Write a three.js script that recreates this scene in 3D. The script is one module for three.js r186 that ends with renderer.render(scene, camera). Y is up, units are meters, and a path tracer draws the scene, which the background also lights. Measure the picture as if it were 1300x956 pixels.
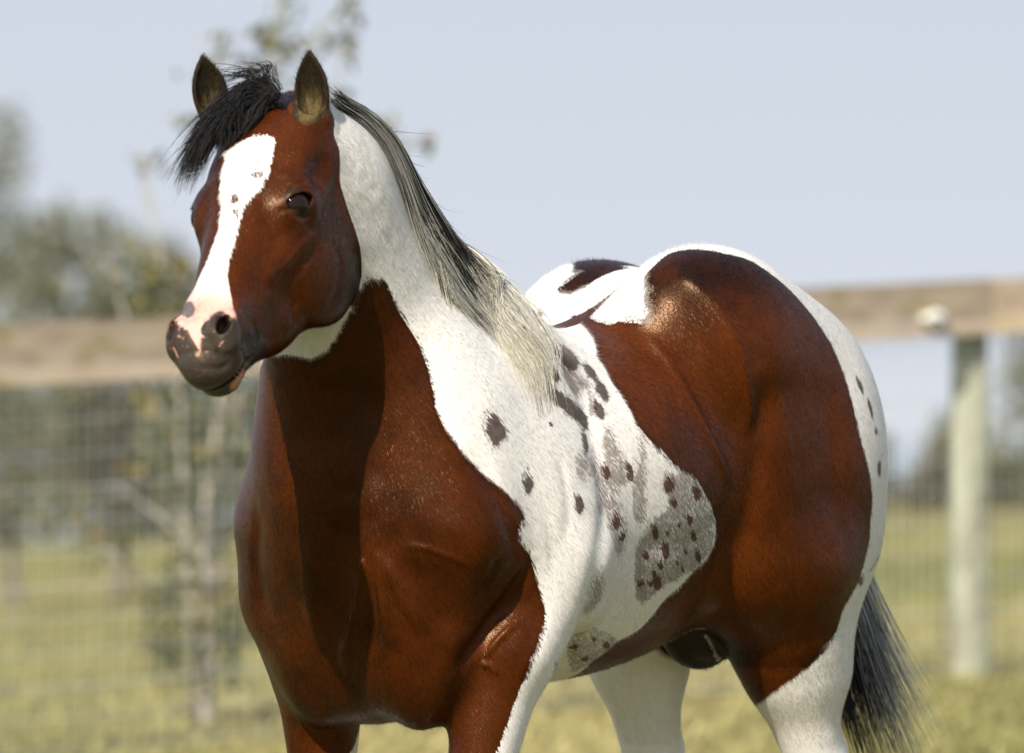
import * as THREE from 'three';
import { mergeGeometries } from 'three/addons/utils/BufferGeometryUtils.js';

// ---------------------------------------------------------------- camera, sky, sun, exposure
const scene = new THREE.Scene();
const camera = new THREE.PerspectiveCamera(2 * Math.atan(478 / 8160) * 180 / Math.PI, 1300 / 956, 0.5, 4000);
camera.position.set(0, 1.15, 12); camera.lookAt(0, 1.15, 0);
camera.setViewOffset(1300, 956, 0, -67, 1300, 956);   // the lens is shifted up a little
camera.focus = 11.7; camera.userData.fStop = 3.3;
const renderer = new THREE.WebGLRenderer();
renderer.toneMapping = THREE.LinearToneMapping; renderer.toneMappingExposure = 1.3;
renderer.shadowMap.enabled = true;
const sunDir = new THREE.Vector3(-0.30, 0.65, 0.71).normalize();
{ // a pale, hazy sky, a little brighter towards the sun and the horizon
  const w = 512, h = 256, d = new Float32Array(w * h * 4), s = sunDir;
  for (let j = 0; j < h; j++) for (let i = 0; i < w; i++) {
    const el = ((j + 0.5) / h - 0.5) * Math.PI, az = ((i + 0.5) / w - 0.5) * 2 * Math.PI, dir = [Math.cos(el) * Math.cos(az), Math.sin(el), Math.cos(el) * Math.sin(az)];
    const m = Math.max(0, dir[0] * s.x + dir[1] * s.y + dir[2] * s.z), up = Math.max(0, dir[1]), glow = 0.25 * Math.pow(m, 6) + 0.6 * Math.pow(m, 40);
    const t = Math.pow(up, 0.55), o = (j * w + i) * 4;
    d[o] = 0.565 - 0.35 * t + glow; d[o + 1] = 0.595 - 0.29 * t + glow * 0.95; d[o + 2] = 0.645 - 0.18 * t + glow * 0.85; d[o + 3] = 1;
  }
  const sky = new THREE.DataTexture(d, w, h, THREE.RGBAFormat, THREE.FloatType);
  sky.mapping = THREE.EquirectangularReflectionMapping; sky.magFilter = THREE.LinearFilter; sky.needsUpdate = true;
  scene.background = sky; scene.environment = sky;
}
const sun = new THREE.DirectionalLight(new THREE.Color(1, 0.93, 0.82), 5.0);
sun.position.copy(sunDir).multiplyScalar(30); sun.castShadow = true; sun.shadow.mapSize.set(2048, 2048);
Object.assign(sun.shadow.camera, { left: -20, right: 20, top: 20, bottom: -20, near: 1, far: 80 });
scene.add(sun, sun.target);

// ---------------------------------------------------------------- small helpers
let seed = 20240611;
const rnd = () => { seed = (seed + 0x6d2b79f5) | 0; let t = Math.imul(seed ^ (seed >>> 15), 1 | seed); t = (t + Math.imul(t ^ (t >>> 7), 61 | t)) ^ t; return ((t ^ (t >>> 14)) >>> 0) / 4294967296; };
const rr = (a, b) => a + (b - a) * rnd();
const used = new Map();
const numbered = (n) => { const k = used.get(n) || 0; used.set(n, k + 1); return k ? n + '_' + String(k).padStart(3, '0') : n; };
function thing(name, label, category, pos = [0, 0, 0], turn = 0, group) {
  const o = new THREE.Group(); o.name = numbered(name); o.position.set(...pos); o.rotation.y = turn; o.userData = { label, category }; if (group) o.userData.group = group; scene.add(o); return o;
}
function part(name, geo, mat, parent) { const m = new THREE.Mesh(geo, mat); m.name = name; m.castShadow = m.receiveShadow = true; parent.add(m); return m; }
const std = (c, rough = 0.8, o = {}) => new THREE.MeshStandardMaterial({ color: new THREE.Color().setRGB(...c), roughness: rough, ...o });
const at = (px, py, D) => new THREE.Vector3((px - 650) * D / 8160, 1.15 + (545 - py) * D / 8160, 12 - D);   // plans the background from sizes seen at a distance D
// ---------------------------------------------------------------- the horse: an implicit body, meshed as one surface
// horse axes: a forward, h up, b to the horse's left; head axes: u poll to muzzle, v to its left, w out of the face
const TH = 48 * Math.PI / 180, HX = 0.09, CT = Math.cos(TH), ST = Math.sin(TH);
const toHorse = (X, Y, Z) => [-CT * (X - HX) + ST * Z, Y, ST * (X - HX) + CT * Z];
const toWorld = (a, h, b) => [HX - CT * a + ST * b, h, ST * a + CT * b];
const nrm = (v) => { const l = Math.hypot(...v); return v.map((x) => x / l); };
const cross = (p, q) => [p[1] * q[2] - p[2] * q[1], p[2] * q[0] - p[0] * q[2], p[0] * q[1] - p[1] * q[0]];
const dirToHorse = ([X, Y, Z]) => [-CT * X + ST * Z, Y, ST * X + CT * Z];
const HE1 = nrm([-0.203, -0.765, 0.60]), HE2r = [0.86, 0.03, 0.5];
const hd0 = HE1[0] * HE2r[0] + HE1[1] * HE2r[1] + HE1[2] * HE2r[2];
const HE2 = nrm(HE2r.map((x, i) => x - hd0 * HE1[i])), HE3 = cross(HE1, HE2);
const POLL = toHorse(-0.437, 1.73, 0.75);
const U1 = dirToHorse(HE1), U2 = dirToHorse(HE2), U3 = dirToHorse(HE3);   // head axes in horse axes
const hp = (u, v, w) => [0, 1, 2].map((i) => POLL[i] + u * U1[i] + v * U2[i] + w * U3[i]);
const headUVW = (a, h, b) => { const x = a - POLL[0], y = h - POLL[1], z = b - POLL[2]; return [x * U1[0] + y * U1[1] + z * U1[2], x * U2[0] + y * U2[1] + z * U2[2], x * U3[0] + y * U3[1] + z * U3[2]]; };

const prims = [];
const addPrim = (p) => prims.push(p);
// ellipsoid with axes A,B,C (unit vectors in horse axes)
function ell(c, r, k, { ax = [[1, 0, 0], [0, 1, 0], [0, 0, 1]], op = 1 } = {}) {
  const [X, Y, Z] = ax, [rx, ry, rz] = r, rm = Math.min(rx, ry, rz);
  addPrim({ k, op, d: (a, h, b) => {
    const x = a - c[0], y = h - c[1], z = b - c[2];
    const p = (x * X[0] + y * X[1] + z * X[2]) / rx, q = (x * Y[0] + y * Y[1] + z * Y[2]) / ry, s = (x * Z[0] + y * Z[1] + z * Z[2]) / rz;
    const k0 = Math.sqrt(p * p + q * q + s * s), k1 = Math.sqrt(p * p / rx / rx + q * q / ry / ry + s * s / rz / rz);
    return k1 < 1e-6 ? -rm : k0 * (k0 - 1) / k1;
  } });
}
// round cone, tangent to both its end spheres
function cone(p, r0, q, r1, k, { op = 1 } = {}) {
  const e = [q[0] - p[0], q[1] - p[1], q[2] - p[2]], l2 = e[0] ** 2 + e[1] ** 2 + e[2] ** 2, L = Math.sqrt(l2), sn = (r0 - r1) / L, cs = Math.sqrt(Math.max(0, 1 - sn * sn));
  addPrim({ k, op, d: (a, h, b) => {
    const x = a - p[0], y = h - p[1], z = b - p[2];
    const al = (x * e[0] + y * e[1] + z * e[2]) / L, ra = Math.sqrt(Math.max(0, x * x + y * y + z * z - al * al));
    const t = al - ra * sn / cs;   // where the normal of the cone's side meets its axis
    if (t <= 0) return Math.sqrt(al * al + ra * ra) - r0;
    if (t >= L) return Math.sqrt((al - L) * (al - L) + ra * ra) - r1;
    return ra * cs + al * sn - r0;
  } });
}
// loft along a polyline: nodes {c, up, s: half width, t: half depth above, d: half depth below, n: squareness}; smooth between nodes
function loft(nodes, k, { op = 1 } = {}) {
  const N = nodes.length, S = [];
  const cr = (p0, p1, p2, p3, t) => 0.5 * ((2 * p1) + (p2 - p0) * t + (2 * p0 - 5 * p1 + 4 * p2 - p3) * t * t + (3 * p1 - p0 - 3 * p2 + p3) * t * t * t);
  const flat = nodes.map((n) => [...n.c, n.s, n.t, n.d]);
  for (let i = 0; i < N - 1; i++) for (let j = 0; j < 6; j++) {
    const g = (m) => flat[Math.min(N - 1, Math.max(0, m))];
    S.push(flat[0].map((_, m) => cr(g(i - 1)[m], g(i)[m], g(i + 1)[m], g(i + 2)[m], j / 6)));
  }
  S.push(flat[N - 1]);
  const up = nrm(nodes[0].up || [0, 1, 0]);
  const segs = [];
  for (let i = 0; i < S.length - 1; i++) {
    const p = S[i], q = S[i + 1], e = [q[0] - p[0], q[1] - p[1], q[2] - p[2]], L = Math.hypot(...e), D = e.map((x) => x / L);
    const side = nrm(cross(D, up)), u2 = cross(side, D);
    segs.push({ p, q, e, L, D, side, u2 });
  }
  // planes at the joints, so that the shape runs on smoothly from one piece to the next
  const pl = S.map((p, i) => { const d0 = segs[Math.max(0, i - 1)].D, d1 = segs[Math.min(segs.length - 1, i)].D, D = nrm([d0[0] + d1[0], d0[1] + d1[1], d0[2] + d1[2]]), side = nrm(cross(D, up)); return { p, D, side, u2: cross(side, D) }; });
  addPrim({ k, op, d: (a, h, b) => {
    let best = 1e9, bs = 0, bt = 0, ex = 0;
    for (let i = 0; i < segs.length; i++) {
      const g = pl[i], g2 = pl[i + 1];
      const d0 = (a - g.p[0]) * g.D[0] + (h - g.p[1]) * g.D[1] + (b - g.p[2]) * g.D[2], d1 = (a - g2.p[0]) * g2.D[0] + (h - g2.p[1]) * g2.D[1] + (b - g2.p[2]) * g2.D[2];
      if ((d0 < 0 && i > 0) || (d1 > 0 && i < segs.length - 1)) continue;
      let t = d0 / (d0 - d1), e = 0; if (d0 < 0) { t = 0; e = d0; } else if (d1 > 0) { t = 1; e = d1; }
      const x = a - g.p[0] - t * (g2.p[0] - g.p[0]), y = h - g.p[1] - t * (g2.p[1] - g.p[1]), z = b - g.p[2] - t * (g2.p[2] - g.p[2]), d2 = x * x + y * y + z * z;
      if (d2 < best) { best = d2; bs = i; bt = t; ex = e; }
    }
    const g = pl[bs], g2 = pl[bs + 1], L = (m) => g.p[m] + (g2.p[m] - g.p[m]) * bt, q = 1 - bt;
    const x = a - L(0), y = h - L(1), z = b - L(2);
    const si = x * (g.side[0] * q + g2.side[0] * bt) + y * (g.side[1] * q + g2.side[1] * bt) + z * (g.side[2] * q + g2.side[2] * bt), uu = x * (g.u2[0] * q + g2.u2[0] * bt) + y * (g.u2[1] * q + g2.u2[1] * bt) + z * (g.u2[2] * q + g2.u2[2] * bt);
    const s = L(3), td = uu > 0 ? L(4) : L(5), m = Math.min(s, td);
    const P = si / s, Q = uu / td, R = ex / m;
    const k0 = Math.sqrt(P * P + Q * Q + R * R), k1 = Math.sqrt(P * P / s / s + Q * Q / td / td + R * R / m / m);
    return k1 < 1e-6 ? -m : k0 * (k0 - 1) / k1;
  } });
}
const both = (f) => { f(1); f(-1); };
const rotAx = (pitch, yaw = 0) => {   // axes of a prim pitched in the a-h plane (nose up), then turned about h
  const cp = Math.cos(pitch), sp = Math.sin(pitch), cy = Math.cos(yaw), sy = Math.sin(yaw);
  return [[cp * cy, sp, cp * sy], [-sp * cy, cp, -sp * sy], [-sy, 0, cy]];
};

// ---- trunk
loft([
  { c: [-0.58, 1.15, 0], s: 0.17, t: 0.18, d: 0.22 }, { c: [-0.40, 1.14, 0], s: 0.24, t: 0.27, d: 0.28 }, { c: [-0.20, 1.10, 0], s: 0.27, t: 0.295, d: 0.35 },
  { c: [0.00, 1.06, 0], s: 0.30, t: 0.285, d: 0.37 }, { c: [0.20, 1.05, 0], s: 0.29, t: 0.268, d: 0.38 }, { c: [0.38, 1.05, 0], s: 0.25, t: 0.28, d: 0.41 }, { c: [0.52, 1.03, 0], s: 0.20, t: 0.24, d: 0.33 },
], 0.05);
cone([0.36, 1.368, 0], 0.045, [0.20, 1.31, 0], 0.04, 0.08);                         // withers
both((s) => {
  ell([-0.29, 1.30 - (s < 0 ? 0.024 : 0), 0.13 * s], [0.24, 0.195, 0.17], 0.06, { ax: rotAx(0.26) });       // croup
  ell([-0.24, 1.26, 0.21 * s], [0.10, 0.10, 0.07], 0.08);                            // point of hip
  ell([-0.47, 1.08, 0.17 * s], [0.24, 0.32, 0.14], 0.07);                            // thigh
  cone([-0.52, 1.18, 0.11 * s], 0.115, [-0.57, 0.95, 0.13 * s], 0.115, 0.06); if (s > 0) cone([-0.57, 0.95, 0.13], 0.11, [-0.55, 0.70, 0.15], 0.075, 0.06);        // buttock
  cone([-0.30, 1.10, 0.19 * s], 0.10, [-0.32, 0.90, 0.18 * s], 0.11, 0.08);          // stifle
  cone([0.32, 1.27, 0.10 * s], 0.10, [0.50, 0.98, 0.19 * s], 0.117, 0.08);           // shoulder blade
  ell([0.30, 0.96, 0.215 * s], [0.18, 0.20, 0.10], 0.05, { ax: rotAx(-0.5) });        // triceps
  ell([0.515, 0.92, 0.12 * s], [0.115, 0.31, 0.13], 0.09); if (s > 0) { ell([0.50, 1.13, 0.14], [0.12, 0.20, 0.12], 0.08); ell([0.49, 0.80, 0], [0.11, 0.18, 0.12], 0.06); }                             // breast
});
// ---- legs
const HOOVES = [];
function foreleg(s, el, kn, fe, ho) {
  HOOVES.push(ho);
  if (s > 0) { cone([0.27, 0.92, 0.225], 0.10, [el[0] - 0.02, el[1] + 0.02, el[2] + 0.01], 0.083, 0.025); } else cone([el[0] + 0.06, el[1] + 0.10, el[2]], 0.10, el, 0.085, 0.06);
  cone(el, s > 0 ? 0.081 : 0.088, kn, 0.048, 0.05); ell(kn, [0.048, 0.06, 0.046], 0.03);
  cone(kn, 0.036, fe, 0.03, 0.03); ell(fe, [0.04, 0.042, 0.036], 0.02); cone(fe, 0.032, ho, 0.036, 0.02);
}
foreleg(1, [0.385, 0.74, 0.20], [0.46, 0.44, 0.19], [0.46, 0.17, 0.18], [0.50, 0.08, 0.18]);
foreleg(-1, [0.44, 0.74, -0.20], [0.44, 0.44, -0.19], [0.42, 0.17, -0.18], [0.46, 0.08, -0.18]);
function hindleg(st, hk, fe, ho, r = 0.15) {
  HOOVES.push(ho);
  cone(st, r, [st[0] * 0.55 + hk[0] * 0.45, st[1] * 0.55 + hk[1] * 0.45, st[2]], 0.095, 0.07);
  cone([st[0] * 0.6 + hk[0] * 0.4, st[1] * 0.6 + hk[1] * 0.4, st[2]], 0.09, hk, 0.05, 0.05); ell([hk[0] - 0.015, hk[1] + 0.01, hk[2]], [0.06, 0.07, 0.045], 0.03);
  cone(hk, 0.04, fe, 0.034, 0.03); ell(fe, [0.042, 0.044, 0.038], 0.02); cone(fe, 0.034, ho, 0.036, 0.02);
}
hindleg([-0.42, 0.88, 0.16], [-0.56, 0.50, 0.16], [-0.52, 0.18, 0.16], [-0.47, 0.08, 0.16]);
hindleg([-0.36, 0.90, -0.15], [-0.44, 0.50, -0.15], [-0.38, 0.18, -0.15], [-0.33, 0.08, -0.15], 0.12);
// ---- neck
const NECK0 = prims.length;
const NECKNODES = [
  { c: [0.34, 1.14, 0], s: 0.225, t: 0.28, d: 0.27, up: [-0.62, 0.78, 0] }, { c: [0.50, 1.27, 0.0], s: 0.192, t: 0.25, d: 0.25 }, { c: [0.655, 1.44, 0.07], s: 0.135, t: 0.185, d: 0.17 },
  { c: [0.76, 1.57, 0.13], s: 0.095, t: 0.14, d: 0.12 }, { c: [0.84, 1.645, 0.135], s: 0.075, t: 0.095, d: 0.09 },
];
loft(NECKNODES, 0.11);
NECKNODES.forEach((n, i) => { const a = NECKNODES[Math.max(0, i - 1)].c, b = NECKNODES[Math.min(NECKNODES.length - 1, i + 1)].c, D = nrm([b[0] - a[0], b[1] - a[1], b[2] - a[2]]), side = nrm(cross(D, NECKNODES[0].up)); n.up0 = cross(side, D); });
// ---- head
const HEAD0 = prims.length;
const hdir = (u, v, w) => nrm([0, 1, 2].map((i) => u * U1[i] + v * U2[i] + w * U3[i]));
const EYEAX = (s) => { const n = hdir(0, 0.78 * s, 0.62), t = hdir(0.72, -0.62 * s * 0.69, 0.78 * 0.69); return [t, cross(n, t), n]; };   // along the lids, across them, outward
const NOSEAX = (s) => { const n = hdir(0.25, 0.62 * s, 0.74), t0 = hdir(0.93, -0.30 * s, -0.2), c = nrm(cross(n, t0)); return [cross(c, n), c, n]; };
const EYES = [1, -1].map((s) => ({ c: hp(0.213, 0.0860 * s, -0.0620), r: 0.0285, s }));
const HA = [U1, U2, U3];
const hell = (c, r, k, o = {}) => ell(hp(...c), r, k, { ax: HA, ...o });
const hcone = (p, r0, q, r1, k, o) => cone(hp(...p), r0, hp(...q), r1, k, o);
loft([[-0.03, -0.10, 0.060, 0.050, 0.07], [0.05, -0.10, 0.090, 0.085, 0.10], [0.12, -0.105, 0.098, 0.098, 0.13], [0.20, -0.11, 0.098, 0.104, 0.16], [0.28, -0.105, 0.084, 0.094, 0.145],
  [0.36, -0.095, 0.068, 0.078, 0.11], [0.43, -0.085, 0.058, 0.065, 0.085], [0.49, -0.075, 0.053, 0.058, 0.072], [0.53, -0.07, 0.051, 0.057, 0.066], [0.55, -0.073, 0.042, 0.048, 0.050]]
  .map(([u, w, s, t, d]) => ({ c: hp(u, 0, w), up: U3, s, t, d })), 0.05);
hell([0.16, 0, -0.055], [0.11, 0.072, 0.052], 0.03); both((s) => hell([0.115, 0.062 * s, -0.072], [0.085, 0.042, 0.045], 0.03));                               // forehead
hcone([0.18, 0, -0.050], 0.046, [0.44, 0, -0.044], 0.034, 0.04);                   // nasal bone
both((s) => {
  hell([0.208, 0.072 * s, -0.066], [0.055, 0.036, 0.042], 0.025);                  // orbit
  hell([0.185, 0.094 * s, -0.060], [0.032, 0.018, 0.020], 0.02);
  hell([0.208, 0.088 * s, -0.061], [0.036, 0.021, 0.028], 0.012, { ax: EYEAX(s) });   // lids
  hell([0.193, 0.062 * s, -0.190], [0.138, 0.044, 0.140], 0.03);                   // cheek
  hcone([0.245, 0.080 * s, -0.095], 0.010, [0.35, 0.058 * s, -0.082], 0.007, 0.025);  // facial crest
  hcone([0.06, 0.082 * s, -0.10], 0.02, [0.20, 0.096 * s, -0.088], 0.014, 0.03);   // zygomatic arch
});
hcone([0.24, 0, -0.260], 0.045, [0.36, 0, -0.190], 0.048, 0.05); hcone([0.36, 0, -0.190], 0.046, [0.49, 0, -0.120], 0.032, 0.04);                     // lower jaw
both((s) => {
  hcone([0.455, 0.036 * s, -0.044], 0.014, [0.530, 0.046 * s, -0.046], 0.018, 0.035);
  hell([0.512, 0.046 * s, -0.030], [0.034, 0.019, 0.020], 0.018, { ax: NOSEAX(s) }); hcone([0.505, 0.032 * s, -0.016], 0.008, [0.530, 0.034 * s, -0.020], 0.009, 0.01);  // nostril wing
  hcone([0.530, 0.043 * s, -0.05], 0.016, [0.538, 0.030 * s, -0.09], 0.024, 0.02);
});
hell([0.550, 0.003, -0.072], [0.032, 0.037, 0.034], 0.03);                              // upper lip
hell([0.530, 0, -0.122], [0.045, 0.038, 0.030], 0.012); hell([0.551, 0, -0.118], [0.026, 0.034, 0.019], 0.008);                            // chin
both((s) => {                                                                      // carved: eye, hollow above it, nostril
  hell([0.125, 0.125 * s, -0.075], [0.030, 0.020, 0.020], 0.03, { op: -1 });
  hell([0.213, 0.101 * s, -0.053], [0.0275, 0.0155, 0.017], 0.004, { op: -1, ax: EYEAX(s) });
  hell([0.514, 0.048 * s, -0.021], [0.021, 0.0115, 0.024], 0.005, { op: -1, ax: NOSEAX(s) });
});
hell([0.572, 0, -0.099], [0.045, 0.06, 0.0035], 0.004, { op: -1 });                   // mouth

const HEAD1 = prims.length, EARS = [];
function ear(B, T, open, root) {
  const b = toHorse(...B), t = toHorse(...T), o = nrm(dirToHorse(open)), at = (f, g) => [0, 1, 2].map((i) => b[i] + (t[i] - b[i]) * f + o[i] * g);
  cone(root, 0.035, at(0.02, 0), 0.024, 0.03);
  EARS.push({ b, t, o });
  const sh = [[-0.15, 0.022, 0.015], [0.1, 0.028, 0.017], [0.35, 0.032, 0.018], [0.6, 0.0285, 0.015], [0.82, 0.017, 0.010], [0.97, 0.004, 0.004]];
  loft(sh.map(([f, s, d]) => ({ c: at(f, f > 0.8 ? 0.006 * (f - 0.8) : 0), up: o, s, t: d, d })), 0.014);
  loft([[0.08, 0.013, 0.012], [0.3, 0.0255, 0.018], [0.6, 0.024, 0.015], [0.8, 0.0135, 0.010], [0.92, 0.004, 0.004]].map(([f, s, d]) => ({ c: at(f, 0.011), up: o, s, t: d, d })), 0.007, { op: -1 });
}
ear([-0.347, 1.688, 0.755], [-0.3535, 1.8116, 0.78], [-0.30, 0.1, 0.95], hp(0.05, 0.05, -0.08));
ear([-0.52, 1.695, 0.70], [-0.5445, 1.806, 0.72], [0.20, 0.1, 0.95], hp(0.05, -0.05, -0.07));

const EAR1 = prims.length;
ell([-0.36, 0.765, 0.035], [0.085, 0.072, 0.060], 0.015); cone([-0.12, 0.76, 0], 0.035, [-0.28, 0.80, 0.01], 0.05, 0.03);   // sheath

// folds, grooves and veins along a line on the skin: height amp, half width w
function fold(pts, amp, w) {
  const dist = (a, h, b) => {
    let m = 1e9;
    for (let i = 0; i < pts.length - 1; i++) {
      const p = pts[i], q = pts[i + 1], ex = q[0] - p[0], ey = q[1] - p[1], ez = q[2] - p[2], x = a - p[0], y = h - p[1], z = b - p[2];
      let t = (x * ex + y * ey + z * ez) / (ex * ex + ey * ey + ez * ez); t = t < 0 ? 0 : t > 1 ? 1 : t;
      const end = (i === 0 && t === 0) || (i === pts.length - 2 && t === 1) ? 1.0 : 0;
      const d = Math.sqrt((x - t * ex) ** 2 + (y - t * ey) ** 2 + (z - t * ez) ** 2); if (d < m) m = d;
    }
    return m;
  };
  const len = pts.slice(1).map((q, i) => Math.hypot(q[0] - pts[i][0], q[1] - pts[i][1], q[2] - pts[i][2])).reduce((x, y) => x + y, 0), P = pts[0], Q = pts[pts.length - 1], fade = Math.min(0.07, len * 0.35);
  addPrim({ op: 2, k: 0, w, dist, d: (a, h, b) => {
    const m = dist(a, h, b); if (m > 3 * w) return 0;
    const e = Math.min(Math.hypot(a - P[0], h - P[1], b - P[2]), Math.hypot(a - Q[0], h - Q[1], b - Q[2])) / fade, f = e >= 1 ? 1 : e * e * (3 - 2 * e);
    return amp * f * Math.exp(-m * m / (w * w));
  } });
}
//FOLDS
fold([[-0.045, 1.331, 0.167], [-0.046, 1.319, 0.179], [-0.049, 1.303, 0.194], [-0.054, 1.283, 0.211], [-0.059, 1.258, 0.228], [-0.061, 1.242, 0.237], [-0.064, 1.223, 0.248], [-0.068, 1.204, 0.258], [-0.075, 1.182, 0.268], [-0.082, 1.16, 0.275], [-0.092, 1.14, 0.28], [-0.105, 1.122, 0.282], [-0.116, 1.106, 0.283], [-0.144, 1.073, 0.28], [-0.164, 1.049, 0.277], [-0.178, 1.033, 0.275]], 0.004, 0.022);   // hip ridge
fold([[-0.126, 1.451, 0.163], [-0.124, 1.442, 0.182], [-0.128, 1.428, 0.205], [-0.135, 1.412, 0.226], [-0.143, 1.394, 0.244], [-0.149, 1.377, 0.257], [-0.154, 1.358, 0.268], [-0.16, 1.337, 0.278], [-0.165, 1.317, 0.285], [-0.172, 1.298, 0.291], [-0.18, 1.274, 0.294], [-0.186, 1.252, 0.295], [-0.192, 1.231, 0.293], [-0.199, 1.209, 0.291], [-0.209, 1.178, 0.287], [-0.211, 1.15, 0.284], [-0.212, 1.129, 0.284]], 0.004, 0.02);   // croup ridge
fold([[-0.224, 1.26, 0.305], [-0.226, 1.247, 0.303], [-0.229, 1.226, 0.3], [-0.232, 1.204, 0.296], [-0.235, 1.181, 0.293], [-0.234, 1.157, 0.292], [-0.233, 1.134, 0.292], [-0.231, 1.11, 0.291], [-0.229, 1.085, 0.289], [-0.227, 1.062, 0.287], [-0.225, 1.04, 0.285], [-0.222, 1.015, 0.281], [-0.219, 0.991, 0.276], [-0.215, 0.971, 0.272], [-0.212, 0.952, 0.266], [-0.201, 0.922, 0.255], [-0.188, 0.905, 0.247]], -0.0066495, 0.0252);   // thigh groove
fold([[0.204, 1.243, 0.226], [0.208, 1.227, 0.236], [0.214, 1.204, 0.249], [0.217, 1.179, 0.261], [0.222, 1.151, 0.273], [0.223, 1.129, 0.281], [0.224, 1.103, 0.29], [0.223, 1.079, 0.296], [0.221, 1.056, 0.301], [0.221, 1.036, 0.304], [0.219, 1.01, 0.306], [0.228, 0.983, 0.311], [0.236, 0.966, 0.316], [0.248, 0.947, 0.322], [0.256, 0.926, 0.325], [0.262, 0.904, 0.325], [0.263, 0.884, 0.32], [0.266, 0.864, 0.315], [0.267, 0.844, 0.308], [0.265, 0.824, 0.299], [0.26, 0.804, 0.285], [0.241, 0.786, 0.259], [0.181, 0.762, 0.191], [0.172, 0.741, 0.168], [0.164, 0.723, 0.145], [0.331, 0.718, 0.282]], -0.0079794, 0.0252);   // behind the shoulder
fold([[0.53, 0.705, 0.212], [0.522, 0.719, 0.218], [0.511, 0.74, 0.226], [0.497, 0.76, 0.231], [0.483, 0.778, 0.236], [0.47, 0.797, 0.241], [0.455, 0.816, 0.247], [0.442, 0.836, 0.256], [0.432, 0.855, 0.268], [0.423, 0.875, 0.279], [0.411, 0.903, 0.291], [0.402, 0.924, 0.298]], -0.014, 0.014);   // arm fold
fold([[0.504, 0.933, 0.302], [0.505, 0.911, 0.294], [0.505, 0.884, 0.281], [0.51, 0.861, 0.268], [0.516, 0.846, 0.261]], -0.00496, 0.009);   // arm crease
fold([[0.659, 0.884, 0.125], [0.668, 0.912, 0.119], [0.667, 0.895, 0.112], [0.663, 0.87, 0.102], [0.658, 0.846, 0.092], [0.653, 0.827, 0.082]], 0.008, 0.007);   // breast fold
fold([[0.662, 0.945, 0.151], [0.659, 0.928, 0.152], [0.654, 0.904, 0.152], [0.648, 0.877, 0.15], [0.643, 0.856, 0.149], [0.637, 0.833, 0.147], [0.631, 0.811, 0.145], [0.625, 0.793, 0.144], [0.616, 0.766, 0.145], [0.611, 0.75, 0.146]], 0.0096, 0.009);   // breast fold b
fold([[0.66, 0.94, 0.154], [0.656, 0.926, 0.159], [0.648, 0.905, 0.167], [0.64, 0.884, 0.173], [0.632, 0.865, 0.179], [0.625, 0.846, 0.183], [0.616, 0.828, 0.189], [0.605, 0.81, 0.196], [0.594, 0.792, 0.202], [0.584, 0.779, 0.207]], 0.0096, 0.011);   // breast fold c
fold([[0.692, 1.017, 0.107], [0.691, 1.005, 0.106], [0.69, 0.986, 0.103], [0.687, 0.967, 0.1], [0.684, 0.943, 0.096], [0.681, 0.92, 0.091], [0.676, 0.898, 0.086], [0.672, 0.876, 0.08], [0.665, 0.852, 0.071], [0.657, 0.828, 0.062], [0.647, 0.804, 0.051], [0.637, 0.781, 0.039], [0.629, 0.762, 0.029], [0.622, 0.748, 0.021]], -0.0126976, 0.025);   // breast groove
fold([[0.683, 1.255, 0.156], [0.68, 1.241, 0.155], [0.676, 1.221, 0.155], [0.671, 1.199, 0.156], [0.669, 1.175, 0.158], [0.667, 1.15, 0.158], [0.666, 1.129, 0.159], [0.667, 1.104, 0.158], [0.668, 1.077, 0.155], [0.67, 1.054, 0.151], [0.671, 1.033, 0.148], [0.672, 1.017, 0.145]], -0.00744, 0.028);   // jugular groove
fold([[0.79, 1.571, 0.222], [0.775, 1.553, 0.222], [0.756, 1.533, 0.221], [0.727, 1.52, 0.218], [0.7, 1.511, 0.214]], -0.00186, 0.026);   // neck muscle
fold([[0.744, 1.489, 0.213], [0.735, 1.477, 0.211], [0.722, 1.461, 0.207], [0.708, 1.442, 0.204], [0.692, 1.421, 0.2], [0.676, 1.399, 0.197], [0.663, 1.38, 0.194], [0.65, 1.361, 0.192], [0.637, 1.339, 0.191], [0.627, 1.318, 0.193], [0.62, 1.298, 0.196], [0.614, 1.281, 0.2], [0.611, 1.269, 0.203]], -0.00186, 0.039);   // neck muscle b
fold([[1.096, 1.411, 0.252], [1.069, 1.402, 0.256], [1.067, 1.392, 0.257], [1.078, 1.369, 0.261], [1.09, 1.346, 0.264]], -0.00114576, 0.0065);   // face vein
fold([[0.962, 1.386, 0.245], [0.969, 1.354, 0.24], [0.959, 1.321, 0.232]], -0.0024552, 0.0091);   // cheek edge
fold([[0.929, 1.495, 0.252], [0.953, 1.48, 0.256], [0.976, 1.459, 0.256], [0.997, 1.439, 0.255], [1.013, 1.421, 0.254], [1.032, 1.394, 0.254]], 0.00113382, 0.0065);   // face vein b
fold([[0.989, 1.521, 0.257], [0.965, 1.515, 0.26], [0.936, 1.525, 0.263]], -0.001736, 0.004);   // under eye
fold([[0.986, 1.562, 0.247], [0.96, 1.581, 0.248], [0.91, 1.582, 0.234]], 0.002604, 0.006);   // over eye
fold([[0.975, 1.571, 0.247], [0.946, 1.591, 0.243], [0.896, 1.59, 0.229]], -0.00186, 0.005);   // over eye b
fold([[0.473, 0.737, 0.232], [0.466, 0.751, 0.241], [0.456, 0.77, 0.252], [0.433, 0.795, 0.265], [0.412, 0.804, 0.277]], 0.0064, 0.005);   // arm vein
fold([[0.477, 0.735, 0.229], [0.463, 0.727, 0.243], [0.451, 0.709, 0.255]], 0.0064, 0.005);   // arm vein b
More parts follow.
